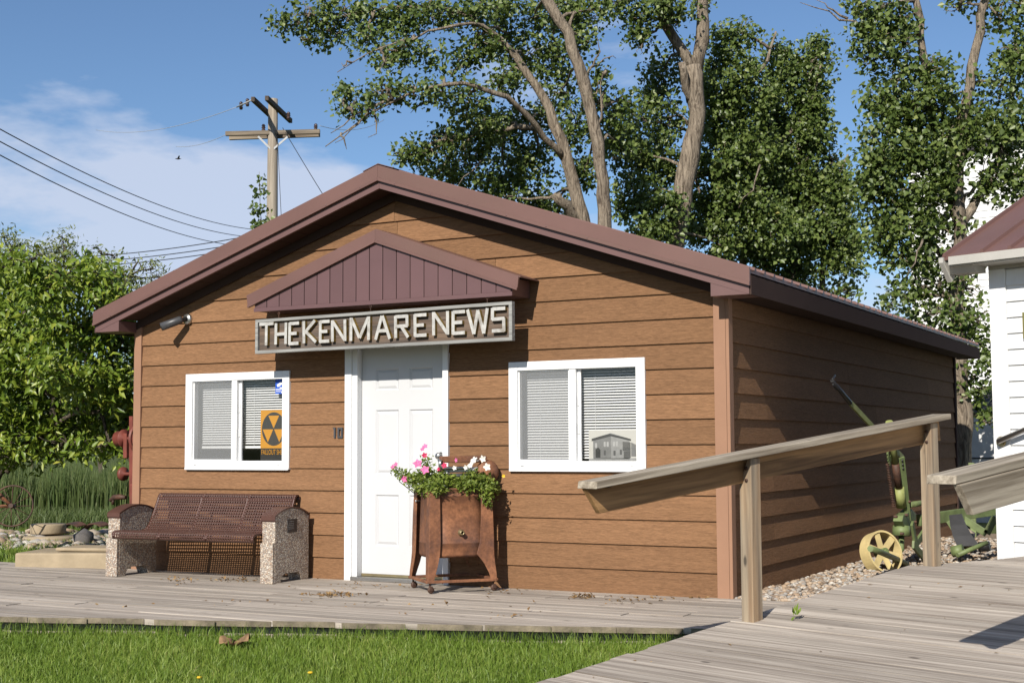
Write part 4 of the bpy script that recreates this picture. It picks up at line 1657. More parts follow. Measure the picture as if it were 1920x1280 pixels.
def petunias(name, label, spots, flowers, extra):
    b = wash_pt(*spots[0][0])
    root = empty(name, b, label=label, cat='flowers')
    L = np.array(b)
    pts = []
    for (x, y, z), rad, n in spots:
        pts.append(ellipsoid_pts(wash_pt(x, y, z), np.array(rad) * 1.12, max(3, n // 5), 10, 0.020))
    leaves('foliage', np.concatenate(pts), 0.032, M['leaf_flower'], root, L, 0.5, (0, -0.5, 0.6), 0.0)
    m = MB()
    for (x, y, z), rad, n in spots:
        c = wash_pt(x, y, z)
        for _ in range(6):
            e = c + nrm(NR.normal(size=3)) * np.array(rad)
            m.tube([wash_pt(x * .7 + .08, y * .7 + .08, 0.78), (c + wash_pt(x, y, 0.8)) / 2, e], [0.004, 0.003, 0.002], 5)
    m.build('stems', M['leaf_flower'], root, L)
    for px, py, off, sz_, mt in flowers:
        c = on(px, py, 1, off)
        # trumpet of five joined lobes, turned towards the light
        f = nrm(np.array([NR.uniform(-.3, .8), -1.0, NR.uniform(-.1, .6)]))
        a = nrm(np.cross(f, [0, 0, 1.0]))
        b2 = np.cross(a, f)
        m = MB()
        n = 20
        ringv = []
        for k in range(n):
            t = 2 * math.pi * k / n
            rr = 1.18 * sz_ * (0.80 + 0.20 * math.cos(5 * t)) * NR.uniform(.93, 1.05)
            ringv.append(c + (a * math.cos(t) + b2 * math.sin(t)) * rr - f * sz_ * 0.15 * NR.uniform(-.3, .8))
        v = [c - f * sz_ * 0.5] + [c + (q_ - c) * 0.45 - f * sz_ * 0.12 for q_ in ringv] + ringv
        fs = [(0, 1 + k, 1 + (k + 1) % n) for k in range(n)] + [(1 + k, 1 + n + k, 1 + n + (k + 1) % n, 1 + (k + 1) % n) for k in range(n)]
        m.add(v, fs, smooth=True)
        m.build('flower', M[mt], root, L)
    return root


petunias('pink_petunias', 'pink petunias spilling over the left of the rusty washing machine',
         [((0.10, 0.10, 0.86), (0.11, 0.09, 0.07), 260), ((0.02, 0.25, 0.87), (0.10, 0.10, 0.08), 260), ((-0.02, 0.36, 0.90), (0.10, 0.09, 0.05), 130), ((0.14, 0.2, 0.91), (0.08, 0.07, 0.05), 150),
          ((0.04, 0.24, 0.98), (0.03, 0.03, 0.10), 120), ((0.25, 0.08, 0.86), (0.11, 0.08, 0.05), 260), ((-0.06, 0.42, 0.93), (0.07, 0.05, 0.035), 60), ((-0.12, 0.46, 0.96), (0.06, 0.03, 0.025), 30), ((0.06, 0.02, 0.84), (0.08, 0.05, 0.05), 150)],
         [(737, 875, -.42, .022, 'petal_pink'), (742, 870, -.40, .020, 'petal_pink'), (783, 868, -.55, .036, 'petal_pink'), (797, 880, -.62, .034, 'petal_pink'), (758, 898, -.60, .030, 'petal_pink'), (797, 836, -.50, .021, 'petal_pink'), (792, 841, -.50, .02, 'petal_pink'), (796, 853, -.52, .023, 'petal_red'), (833, 872, -.52, .023, 'petal_red'), (822, 879, -.5, .016, 'petal_red'), (855, 862, -.45, .018, 'petal_pink')], None)
petunias('white_petunias', 'white petunias spilling over the right of the rusty washing machine',
         [((0.40, 0.12, 0.87), (0.12, 0.09, 0.07), 320), ((0.48, 0.06, 0.83), (0.09, 0.07, 0.09), 260), ((0.46, 0.22, 0.90), (0.10, 0.10, 0.06), 240), ((0.50, 0.0, 0.77), (0.05, 0.04, 0.07), 110), ((0.60, 0.16, 0.84), (0.07, 0.07, 0.05), 100), ((0.32, 0.03, 0.84), (0.07, 0.05, 0.06), 130)],
         [(888, 862, -.40, .032, 'petal_white'), (882, 871, -.42, .030, 'petal_white'), (905, 860, -.36, .028, 'petal_white'), (913, 875, -.36, .030, 'petal_white'), (852, 877, -.46, .018, 'petal_white'), (873, 876, -.45, .02, 'petal_white'), (944, 892, -.22, .014, 'petal_yellow')], None)

# ================================================================== cottonwoods behind the building
G_TREES = 'cottonwood trees behind the brown building'
d1 = 23.5
tree('cottonwood_tree', 'arching cottonwood whose long bough reaches left over the roof peak', (at(1105, 430, d1)[0], at(1105, 430, d1)[1], -0.1),
     [([foot(1118, 700, d1), (1112, 520, d1), (1094, 420, d1), (1070, 330, d1), (1045, 240, d1), (1010, 165, d1), (965, 100, d1), (925, 62, d1), (880, 25, d1), (820, 8, d1), (760, 10, d1), (700, 22, d1 - .3)], 0.34, 0.02),
      ([(1060, 300, d1), (1015, 250, d1 - .4), (975, 195, d1 - .8), (940, 178, d1 - 1), (900, 158, d1 - 1.2), (850, 155, d1 - 1.3), (790, 165, d1 - 1.5), (735, 185, d1 - 1.6), (690, 210, d1 - 1.7), (640, 250, d1 - 1.8), (610, 275, d1 - 1.8)], 0.095, 0.010),
      ([(965, 100, d1), (930, 55, d1), (880, 38, d1 - .5), (800, 60, d1 - .8), (720, 88, d1 - 1), (660, 118, d1 - 1), (632, 136, d1 - 1)], 0.06, 0.008),
      ([(1000, 240, d1 + .5), (950, 235, d1 + .4), (900, 240, d1 + .3), (850, 265, d1 + .3)], 0.09, 0.02),
      ([(1090, 410, d1), (1055, 385, d1 - .2), (1042, 365, d1 - .3)], 0.13, 0.12),
      ([(690, 22, d1), (640, 30, d1), (560, 45, d1)], 0.05, 0.01),
      ([(735, 185, d1 - 1.6), (690, 195, d1 - 1.7), (650, 235, d1 - 1.8), (620, 250, d1 - 1.8)], 0.04, 0.008)],
     [(535, 48, 26, 18, d1, .9), (580, 28, 40, 28, d1, .9), (582, 72, 22, 18, d1, .8), (640, 25, 46, 30, d1, 1), (620, 62, 30, 22, d1, .8), (700, 30, 50, 34, d1, 1), (690, 75, 34, 26, d1 - .5, .8), (760, 40, 44, 34, d1, 1), (745, 92, 40, 30, d1 - .7, .9), (810, 30, 50, 34, d1, 1), (800, 100, 34, 28, d1 - .6, .8),
      (870, 22, 54, 28, d1, 1), (930, 20, 50, 26, d1 + .9, 1), (900, 75, 40, 36, d1, .9), (950, 70, 40, 34, d1 + 1.3, 1.0), (985, 110, 40, 44, d1 + 1.4, 1.1), (860, 120, 36, 34, d1, .8), (720, 120, 30, 26, d1 - 1, .7), (830, 175, 36, 28, d1 - 1, .8), (770, 165, 50, 26, d1 - 1.4, .9), (720, 180, 34, 22, d1 - 1.6, .9), (690, 205, 30, 20, d1 - 1.6, .7), (655, 175, 16, 12, d1 - 1.6, .7),
      (660, 200, 18, 20, d1 - 1.7, .8), (880, 190, 44, 34, d1 - .8, .9), (940, 150, 36, 36, d1, .9), (900, 240, 60, 34, d1 + .2, 1.1), (840, 260, 48, 30, d1 + .3, 1.1), (790, 285, 44, 26, d1 + .3, 1), (750, 290, 28, 22, d1 + .3, .8), (950, 250, 50, 42, d1 + 1.2, 1.2), (880, 310, 66, 34, d1 + .3, 1.1), (820, 325, 44, 20, d1 + .3, .8), (950, 330, 50, 40, d1 + .9, 1.2), (1000, 310, 34, 48, d1 + 1.3, 1.2), (1005, 380, 40, 34, d1 + 1.3, 1.1), (950, 375, 34, 26, d1 + .3, .8), (900, 345, 30, 18, d1 + .3, .6), (1015, 215, 34, 40, d1 + 1.4, 1.1), (1045, 395, 26, 26, d1 + 1.3, 1.1)],
     0.078, 1350, group=G_TREES, dead=[[(690, 210, d1 - 1.7), (660, 245, d1 - 1.8), (628, 268, d1 - 1.8)], [(700, 205, d1 - 1.7), (712, 240, d1 - 1.8), (690, 258, d1 - 1.8)], [(640, 250, d1 - 1.8), (650, 280, d1 - 1.8)], [(660, 118, d1 - 1), (645, 128, d1 - 1), (640, 118, d1 - 1)],
                                      [(905, 300, d1), (880, 320, d1 - .5), (858, 350, d1 - .6)], [(800, 190, d1 - 1), (780, 205, d1 - 1), (770, 212, d1 - 1)]])
d2 = 22.0
tree('cottonwood_tree', 'straight pale cottonwood trunk leaning left beside the arching one', (at(1133, 430, d2)[0], at(1133, 430, d2)[1], -0.1),
     [([foot(1136, 700, d2), (1135, 520, d2), (1133, 425, d2), (1132, 330, d2), (1118, 250, d2), (1097, 170, d2), (1083, 110, d2), (1062, 60, d2), (1030, 0, d2), (990, -70, d2)], 0.20, 0.12),
      ([(1118, 240, d2), (1128, 180, d2), (1130, 140, d2)], 0.03, 0.01)],
     [(1080, 30, 40, 36, d2 + .6, 1.2), (1050, 110, 30, 36, d2 + 2.9, 1.1), (1050, 175, 28, 36, d2 + 2.9, 1.1), (1005, 35, 36, 34, d2 + 2.8, 1.0), (1060, 8, 44, 22, d2 + .8, 1.1), (1120, 15, 30, 24, d2 + .3, .9), (1085, 75, 26, 30, d2 + .2, 1), (1080, 235, 26, 44, d2 + 2.8, 1.2), (1095, 320, 26, 46, d2 + 2.8, 1.2), (1128, 145, 12, 26, d2 + .3, 1), (1125, 190, 22, 28, d2 + .3, 1.2), (1150, 225, 26, 30, d2 + .5, 1.2), (1165, 190, 20, 22, d2 + .6, .9), (1155, 275, 24, 34, d2 + .6, 1.1)],
     0.078, 1500, group=G_TREES, dead=[[(1105, 130, d2), (1125, 115, d2), (1120, 70, d2)], [(1100, 140, d2), (1135, 98, d2), (1155, 110, d2)], [(1110, 190, d2), (1128, 150, d2)]])
d3 = 24.0
tree('cottonwood_tree', 'forked cottonwood with a thick pale trunk in the middle of the grove', (at(1270, 440, d3)[0], at(1270, 440, d3)[1], -0.1),
     [([foot(1262, 720, d3), (1262, 560, d3), (1266, 440, d3), (1278, 370, d3), (1297, 290, d3), (1308, 220, d3), (1305, 160, d3), (1300, 125, d3)], 0.34, 0.21),
      ([(1302, 135, d3), (1275, 90, d3), (1250, 55, d3), (1228, 0, d3), (1215, -60, d3)], 0.16, 0.11),
      ([(1303, 140, d3), (1318, 90, d3), (1322, 40, d3), (1316, 0, d3), (1310, -60, d3)], 0.19, 0.13),
      ([(1295, 190, d3), (1282, 150, d3 - .2), (1278, 118, d3 - .3)], 0.12, 0.09),
      ([(1310, 250, d3 + 1), (1380, 200, d3 + 1.4), (1440, 120, d3 + 1.6), (1455, 60, d3 + 1.6)], 0.12, 0.03),
      ([(1300, 330, d3 + 1), (1420, 300, d3 + 1.6), (1520, 220, d3 + 1.8), (1540, 120, d3 + 1.8)], 0.12, 0.03)],
     [(1165, 12, 40, 24, d3, 1), (1200, 40, 34, 34, d3, 1), (1205, 80, 24, 26, d3, .8), (1240, 12, 40, 24, d3 - .3, 1), (1260, 35, 24, 24, d3 - .3, 1), (1310, 15, 30, 18, d3, .7), (1240, 145, 34, 40, d3 + 1, 1), (1225, 185, 26, 26, d3 + 1, .9), (1270, 110, 30, 30, d3 + 1.2, .7), (1250, 220, 36, 40, d3 + 1, 1.1), (1200, 220, 34, 30, d3 + .8, 1),
      (1185, 290, 44, 54, d3 + .5, 1.3), (1240, 300, 44, 60, d3 + .8, 1.3), (1190, 370, 46, 50, d3 + .3, 1.3), (1240, 400, 44, 50, d3 - .2, 1.3), (1215, 435, 40, 30, d3 - .4, 1.2), (1360, 70, 28, 40, d3 + 1.2, 1.1), (1390, 60, 26, 34, d3 + 1.3, 1), (1370, 130, 46, 46, d3 + 1.2, 1.3), (1400, 190, 56, 56, d3 + 1.4, 1.4), (1350, 220, 44, 60, d3 + 1.0, 1.4), (1345, 300, 46, 60, d3 + .9, 1.4), (1400, 290, 60, 60, d3 + 1.2, 1.5), (1370, 380, 70, 60, d3 + 1, 1.5), (1310, 400, 46, 50, d3 + 1, 1.3), (1330, 450, 60, 36, d3 + .8, 1.2), (1440, 430, 70, 50, d3 + 1, 1.5), (1340, 155, 30, 40, d3 + .8, 1.0)],
     0.078, 1500, group=G_TREES)
d4 = 26.0
tree('cottonwood_tree', 'dense dark cottonwood filling the gap right of the forked trunk', (at(1480, 500, d4)[0], at(1480, 500, d4)[1], -0.1),
     [([foot(1480, 760, d4), (1484, 560, d4), (1490, 400, d4), (1500, 260, d4), (1520, 120, d4)], 0.30, 0.05),
      ([(1490, 420, d4), (1440, 330, d4), (1450, 200, d4)], 0.12, 0.03), ([(1490, 420, d4), (1560, 360, d4), (1590, 290, d4)], 0.10, 0.03),
      ([foot(1380, 760, d4), (1385, 560, d4), (1400, 430, d4)], 0.16, 0.08), ([foot(1545, 760, d4), (1545, 560, d4), (1540, 430, d4)], 0.14, 0.07)],
     [(1450, 95, 30, 24, d4, 1), (1475, 120, 40, 34, d4, 1.1), (1525, 85, 24, 22, d4, 1), (1540, 110, 24, 28, d4, 1.1), (1510, 140, 44, 40, d4, 1.2), (1460, 180, 50, 46, d4, 1.4), (1520, 190, 38, 40, d4, 1.3), (1500, 250, 60, 54, d4, 1.5), (1535, 270, 26, 36, d4, 1.1), (1440, 270, 50, 60, d4 + .5, 1.5), (1480, 330, 70, 56, d4, 1.6), (1560, 350, 44, 50, d4, 1.3), (1560, 300, 20, 30, d4, .9), (1520, 400, 70, 50, d4, 1.6), (1570, 395, 28, 46, d4, 1.3), (1450, 380, 60, 60, d4, 1.6), (1560, 450, 60, 46, d4, 1.5), (1480, 460, 70, 40, d4, 1.5), (1400, 470, 60, 34, d4, 1.3), (1520, 510, 50, 34, d4, 1.1), (1585, 490, 34, 40, d4, 1), (1590, 545, 24, 24, d4, .7), (1450, 510, 40, 30, d4, 1), (1600, 440, 20, 34, d4, .9), (1400, 330, 40, 40, d4 + .4, 1.5), (1590, 350, 14, 30, d4, .8), (1535, 550, 26, 26, d4, .7)],
     0.078, 1500, group=G_TREES)
d5 = 20.5
tree('cottonwood_tree', 'big sunlit cottonwood at the right standing over the white roof', (at(1808, 800, d5)[0], at(1808, 800, d5)[1], -0.1),
     [([foot(1806, 960, d5), (1806, 860, d5), (1803, 760, d5), (1796, 640, d5), (1795, 560, d5), (1800, 460, d5), (1790, 340, d5), (1812, 200, d5), (1825, 120, d5), (1840, 40, d5), (1846, -40, d5)], 0.21, 0.09),
      ([(1800, 420, d5), (1760, 300, d5 + .5), (1738, 160, d5 + .6), (1728, 70, d5 + .6), (1716, -10, d5 + .6), (1708, -60, d5 + .6)], 0.13, 0.07),
      ([(1796, 520, d5), (1730, 430, d5 + .4), (1690, 350, d5 + .5)], 0.09, 0.02), ([(1800, 420, d5), (1870, 320, d5 + .4), (1900, 200, d5 + .4), (1905, 60, d5 + .4)], 0.12, 0.04)],
     [(1612, 12, 20, 14, d5, .8), (1640, 20, 40, 30, d5, 1), (1690, 25, 34, 34, d5, 1), (1622, 60, 24, 28, d5, 1), (1650, 75, 44, 40, d5, 1.1), (1690, 85, 30, 36, d5, 1), (1630, 105, 18, 18, d5, .8), (1690, 140, 44, 34, d5, 1.2), (1740, 130, 40, 36, d5, 1.1), (1660, 190, 32, 44, d5, 1.2), (1710, 200, 54, 44, d5, 1.3), (1770, 190, 40, 46, d5, 1.2), (1680, 270, 60, 54, d5, 1.4), (1750, 270, 60, 54, d5, 1.4), (1652, 300, 36, 50, d5, 1.3), (1638, 260, 20, 34, d5, 1), (1660, 360, 56, 50, d5, 1.4), (1730, 350, 60, 46, d5, 1.3), (1790, 260, 44, 50, d5, 1.2), (1830, 230, 40, 50, d5, 1.2), (1870, 280, 44, 60, d5, 1.4), (1900, 220, 34, 60, d5, 1.4), (1880, 150, 44, 46, d5, 1.2), (1905, 90, 34, 50, d5, 1.2), (1870, 30, 30, 34, d5, 1), (1800, 12, 34, 20, d5, .8), (1910, 10, 30, 30, d5, 1), (1915, 330, 30, 50, d5, 1.3), (1860, 350, 30, 40, d5, .8),
      (1630, 350, 20, 30, d5, 1), (1650, 430, 40, 44, d5, 1.2), (1710, 420, 50, 44, d5, 1.3), (1770, 340, 40, 44, d5, 1.0), (1770, 420, 40, 36, d5, .9), (1830, 460, 30, 34, d5, 1), (1690, 480, 40, 34, d5, 1.1), (1740, 480, 44, 34, d5, 1.1), (1790, 480, 34, 30, d5, .9), (1720, 530, 34, 30, d5, 1.0), (1760, 540, 40, 34, d5, 1.1), (1810, 540, 34, 30, d5, .8), (1740, 590, 40, 26, d5, .9), (1790, 600, 40, 30, d5, 1), (1830, 600, 30, 34, d5, .9), (1815, 660, 36, 28, d5, .8), (1850, 660, 20, 24, d5, .7), (1825, 705, 34, 22, d5, .9), (1800, 730, 14, 16, d5, .8), (1848, 785, 16, 16, d5, 1.0), (1836, 730, 20, 18, d5, .6), (1670, 570, 16, 12, d5 + 8, .8), (1700, 560, 24, 20, d5, .7)],
     0.078, 1250, group=G_TREES, dead=[[(1620, 50, d5), (1580, 32, d5), (1540, 22, d5), (1500, 5, d5)], [(1590, 35, d5), (1560, 20, d5), (1530, 0, d5)], [(1730, 450, d5 - .4), (1715, 490, d5 - .6), (1700, 520, d5 - .6)], [(1425, 310, d3), (1415, 345, d3 - .5), (1385, 390, d3 - .5)]])

# slender young poplar left of the utility pole
dp = 30.0
tree('young_poplar', 'slender young poplar shoot showing above the roof left of the utility pole', (at(490, 420, dp)[0], at(490, 420, dp)[1], -0.1),
     [([foot(492, 900, dp), (490, 600, dp), (488, 400, dp), (486, 322, dp)], 0.05, 0.006)],
     [(488, 335, 5, 10, dp, .9), (492, 352, 7, 8, dp, .6), (483, 368, 6, 10, dp, .8), (496, 362, 5, 8, dp, .7), (485, 392, 9, 12, dp, 1), (476, 400, 7, 12, dp, .8), (498, 385, 6, 14, dp, .8), (486, 418, 13, 12, dp, 1.2), (498, 410, 8, 12, dp, 1), (490, 450, 18, 20, dp, 1.2)],
     0.10, 620, per=5, sigma=0.05, twigs=False)

# ---------------------------------------------------------------- broad-leaved bush tree at the left
db = 15.2
random.seed(2)
bl = []
for (px, py, rx_, ry_, n) in [(-60, 560, 80, 70, 1), (20, 540, 70, 50, 1), (100, 530, 70, 50, 1), (180, 545, 60, 44, 1), (235, 580, 44, 44, 1), (-40, 640, 80, 60, 1), (50, 620, 80, 60, 1), (140, 620, 80, 60, 1), (220, 650, 50, 60, 1), (-20, 710, 80, 60, 1), (70, 700, 80, 60, 1), (160, 700, 80, 60, 1), (230, 720, 50, 60, 1),
                              (0, 780, 80, 50, 1), (90, 780, 80, 50, 1), (180, 780, 70, 50, 1), (240, 790, 36, 44, 1), (40, 835, 70, 34, 1), (130, 835, 70, 30, .9), (205, 830, 40, 24, .8), (-40, 840, 80, 40, 1), (60, 495, 36, 24, .8), (150, 500, 40, 22, .8), (10, 500, 34, 22, .8), (200, 520, 30, 22, .8)]:
    bl.append((px, py, rx_, ry_, db + random.uniform(-.7, .7), n))
tree('broadleaf_tree', 'low bright green broad-leaved tree at the left of the building', (at(-30, 930, db)[0], at(-30, 930, db)[1], -0.1),
     [([foot(-60, 1015, db), (-40, 930, db + .3), (0, 890, db + .5), (60, 830, db + .8), (110, 740, db + 1)], 0.13, 0.03), ([(-40, 930, db + .3), (-60, 850, db + .8), (-20, 700, db + 1), (30, 580, db + .8)], 0.11, 0.03), ([(10, 885, db + .5), (45, 870, db + .5), (100, 800, db + .9), (190, 700, db + 1)], 0.06, 0.02), ([(60, 830, db), (170, 760, db), (220, 640, db)], 0.05, 0.015)],
     bl, 0.092, 2300, 'leaf_bush', 'bark_dark', width=0.42, bias=(0.05, -0.5, 0.55), hang=1.0, sigma=0.095, per=34, depth_scale=1.5)
# willows farther back
for k, (lab, bl2) in enumerate((('pale feathery willow top at the far left above the bright green tree', [(20, 470, 34, 34, 34, 1), (-20, 500, 50, 40, 34, 1), (50, 510, 40, 34, 34, 1), (20, 560, 60, 40, 34, 1), (8, 445, 18, 18, 34, .8), (0, 620, 60, 60, 34, 1)]),
                                ('pale feathery willow top between the left edge and the power lines', [(118, 448, 24, 16, 35, 1), (105, 475, 34, 22, 35, 1), (75, 480, 20, 18, 35, .8), (130, 500, 34, 30, 35, 1), (100, 540, 60, 40, 35, 1), (110, 620, 60, 60, 35, 1)]),
                                ('low grey-green willow just left of the roof corner', [(190, 490, 20, 18, 36, .8), (215, 482, 8, 10, 36, .8), (230, 520, 34, 22, 36, 1), (265, 500, 12, 16, 36, .7), (285, 505, 20, 14, 36, .8), (300, 520, 24, 14, 36, .8), (250, 560, 44, 40, 36, 1), (200, 540, 30, 34, 36, 1), (240, 640, 60, 60, 36, 1), (180, 465, 10, 8, 36, .6)]))):
    px0_ = bl2[0][0]
    dd = bl2[0][4]
    tree('willow_tree', lab, (at(px0_, 800, dd)[0], at(px0_, 800, dd)[1], -0.1),
         [([foot(px0_, 900, dd), (px0_, 700, dd), (px0_ + 5, 560, dd), (px0_ + 2, 480, dd)], 0.16, 0.03), ([(px0_, 700, dd), (px0_ + 40, 600, dd), (px0_ + 50, 520, dd)], 0.08, 0.02)],
         bl2, 0.13, 760, 'leaf_far', 'bark_dark', width=0.3, hang=0.3, sigma=0.16, per=14, group='willows far behind the left tree')
# low shrubs far behind, closing the view under the trees
for k, (px, dd, lab) in enumerate(((60, 40, 'dark shrub far behind the reeds at the left edge'), (190, 42, 'dark shrub far behind the reeds near the building'))):
    tree('far_shrub', lab, (at(px, 840, dd)[0], at(px, 840, dd)[1], -0.1), [([foot(px, 880, dd), (px, 800, dd), (px, 740, dd)], 0.08, 0.02)],
         [(px - 60, 790, 70, 44, dd, 1.2), (px + 50, 790, 70, 44, dd, 1.2), (px, 730, 90, 50, dd, 1.2), (px - 50, 830, 80, 24, dd, 1.2), (px + 60, 830, 70, 24, dd, 1.2)], 0.16, 420, 'leaf_far', 'bark_dark', width=0.5, sigma=0.2, per=14, group='shrubs far behind the reeds', cat='shrub')


# ================================================================== grass and reeds
def blades(name, X, Y, h, wd, mat, lean=0.35, zbase=None, tint=None):
    n = len(X)
    Z = gz(X, Y) - 0.004 if zbase is None else zbase
    B = np.stack([X, Y, Z], 1)
    a = NR.uniform(0, 2 * math.pi, n)
    side = np.stack([np.cos(a), np.sin(a), np.zeros(n)], 1)
    la = NR.uniform(0, 2 * math.pi, n)
    ln = np.stack([np.cos(la), np.sin(la), np.zeros(n)], 1) * (lean * NR.uniform(0.1, 1.0, (n, 1)) * h[:, None])
    up = np.array([0, 0, 1.0])
    w2 = (wd * NR.uniform(.7, 1.2, n))[:, None] * side / 2
    v0, v1 = B - w2, B + w2
    mid = B + ln * 0.3 + up * h[:, None] * 0.6
    v2, v3 = mid - w2 * 0.75, mid + w2 * 0.75
    tip = B + ln + up * (h[:, None] * np.sqrt(np.maximum(0.2, 1 - 0.3 * lean)))
    V_ = np.stack([v0, v1, v3, v2, tip], 1).reshape(-1, 3)
    k = np.arange(n)[:, None] * 5
    F_ = np.concatenate([k + [0, 1, 2], k + [0, 2, 3], k + [3, 2, 4]], 1).reshape(-1, 3)
    tn = NR.beta(2, 2.2, n) if tint is None else np.clip(NR.beta(2, 2.2, n) * 0.75 + tint, 0, 1)
    return mesh_np(name, V_, F_, mat, tint=np.repeat(tn, 3))


n = 150000
X = NR.uniform(-6.2, 1.1, n)
Y = edge_y(X) + 0.05 - NR.uniform(0, 1, n) ** 1.0 * 3.0
dn = (edge_y(X) - Y)
keep = (Y > -5.0)
X, Y = X[keep], Y[keep]
pat = 0.5 + 0.5 * np.sin(X * 2.1 + 1.3 * np.sin(Y * 1.7)) * np.sin(Y * 2.3 + X)
h = NR.uniform(0.03, 0.075, len(X)) * (0.7 + 0.7 * pat) * np.where(NR.uniform(size=len(X)) > 0.97, 1.7, 1.0)
pat2 = 0.5 + 0.5 * np.sin(X * 5.3 + 2 * np.sin(Y * 3.1)) * np.sin(Y * 6.1 + 1.5 * X)
lawn = blades('lawn_grass', X, Y, h, 0.0055, M['grass'], 0.7, tint=0.32 * (0.6 * pat + 0.4 * pat2))
tag(lawn, 'short sunlit lawn grass in front of the boardwalk', 'grass', kind='stuff')
# ragged tufts along the boardwalk's edge
n = 2600
X = NR.uniform(-6.2, 0.5, n)
Y = edge_y(X) - NR.uniform(-0.01, 0.14, n)
edge_g = blades('edge_grass', X, Y, NR.uniform(0.07, 0.15, n), 0.0045, M['grass'], 0.5)
tag(edge_g, 'taller uncut grass against the boardwalk edge', 'grass', kind='stuff')
# yard grass behind the concrete block
n = 26000
X = NR.uniform(-13.0, -6.2, n)
Y = NR.uniform(0.15, 5.5, n)
yard = blades('yard_grass', X, Y, NR.uniform(0.06, 0.13, n), 0.008, M['grass'], 0.6)
tag(yard, 'shaded yard grass behind the concrete block at the left', 'grass', kind='stuff')
# reeds behind the rock pile
n = 20000
t_ = NR.uniform(0, 1, n)
dep = NR.uniform(22.5, 29.0, n)
pxs = NR.uniform(-120, 275, n)
base_ = CAM + dep[:, None] * (AX_W + ((pxs - 960) / FPX)[:, None] * AX_R)
hh = NR.uniform(0.65, 1.12, n) * (0.93 + 0.12 * np.sin(pxs / 17.0))
reeds = blades('reeds', base_[:, 0], base_[:, 1], hh, 0.020, M['reed'], 0.18)
tag(reeds, 'bank of tall green reeds behind the rock pile', 'reeds', kind='stuff')
n = 7000
dep = NR.uniform(20.6, 23.2, n)
pxs = NR.uniform(-120, 275, n)
base_ = CAM + dep[:, None] * (AX_W + ((pxs - 960) / FPX)[:, None] * AX_R)
low = blades('rough_grass', base_[:, 0], base_[:, 1], NR.uniform(0.15, 0.42, n), 0.014, M['reed'], 0.6)
tag(low, 'rough yellow-green grass at the foot of the reeds', 'grass', kind='stuff')


# ================================================================== stones
def stone_mesh(c, rad, seed):
    rg = np.random.default_rng(seed)
    v = np.array([(0, 0, 1), (.89, 0, .45), (.28, .85, .45), (-.72, .53, .45), (-.72, -.53, .45), (.28, -.85, .45), (.72, .53, -.45), (-.28, .85, -.45), (-.89, 0, -.45), (-.28, -.85, -.45), (.72, -.53, -.45), (0, 0, -1)])
    v = v * rg.uniform(.72, 1.15, (12, 1)) * np.asarray(rad)
    a = rg.uniform(0, 6.28)
    ro = np.array([[math.cos(a), -math.sin(a), 0], [math.sin(a), math.cos(a), 0], [0, 0, 1]])
    return v @ ro.T + np.asarray(c)


ICO = np.array([(0, 1, 2), (0, 2, 3), (0, 3, 4), (0, 4, 5), (0, 5, 1), (1, 6, 2), (2, 7, 3), (3, 8, 4), (4, 9, 5), (5, 10, 1), (6, 7, 2), (7, 8, 3), (8, 9, 4), (9, 10, 5), (10, 6, 1), (11, 7, 6), (11, 8, 7), (11, 9, 8), (11, 10, 9), (11, 6, 10)])
# gravel strip along the side wall
m = MB()
m.add([(0.012, -0.02, -0.012), (1.35, -0.02, -0.012), (2.6, 8.9, -0.012), (0.012, 8.9, -0.012)], [(0, 1, 2, 3)])
gb = m.build('gravel_bed', M['gravel_bed'])
tag(gb, 'strip of gravel ground along the right side of the brown building', 'gravel', kind='structure')
VV, FF, TT = [], [], []
b0 = 0
for i in range(5200):
    y = NR.uniform(0.0, 1.0) ** 1.4 * 7.5
    x = NR.uniform(0.03, 1.0 + 0.14 * y)
    r_ = NR.uniform(0.012, 0.030)
    VV.append(stone_mesh((x, y, 0.0 + NR.uniform(-.004, .012)), (r_ * 1.25, r_, r_ * 0.65), i))
    FF.append(ICO + b0)
    TT.append(np.full(20, NR.uniform()))
    b0 += 12
gr = mesh_np('gravel', np.concatenate(VV), np.concatenate(FF), M['stone'], tint=np.concatenate(TT))
tag(gr, 'pale pea gravel along the right side of the brown building', 'gravel', kind='stuff')

# rock pile at the left
rocks = []
rr = random.Random(8)
for i in range(64):
    px = rr.uniform(-20, 215)
    f_ = rr.random()
    d_ = 17.2 + 2.6 * f_
    b = at(px, 900, d_)
    s_ = rr.uniform(0.05, 0.12)
    z = float(gz(b[0], b[1])) + s_ * 0.4 + 0.03 * f_
    o = mesh_np('rock', stone_mesh((0, 0, 0), (s_ * 1.5, s_, s_ * 0.6), 100 + i), ICO, M['stone'], tint=np.full(20, 0.85 * rr.random()))
    o.location = (b[0], b[1], z)
    tag(o, 'pale field stone in the rock pile left of the building', 'rock', 'field stones in the rock pile')
VV, FF, TT = [], [], []
b0 = 0
for i in range(900):
    px = rr.uniform(-60, 225)
    d_ = rr.uniform(16.9, 20.0)
    b = at(px, 900, d_)
    s_ = rr.uniform(0.02, 0.06)
    VV.append(stone_mesh((b[0], b[1], float(gz(b[0], b[1])) + s_ * 0.35 + rr.random() * 0.04), (s_ * 1.4, s_, s_ * 0.7), 2000 + i))
    FF.append(ICO + b0)
    TT.append(np.full(20, rr.random()))
    b0 += 12
rub = mesh_np('rubble', np.concatenate(VV), np.concatenate(FF), M['stone'], tint=np.concatenate(TT))
tag(rub, 'small rubble between the field stones left of the building', 'rubble', kind='stuff')
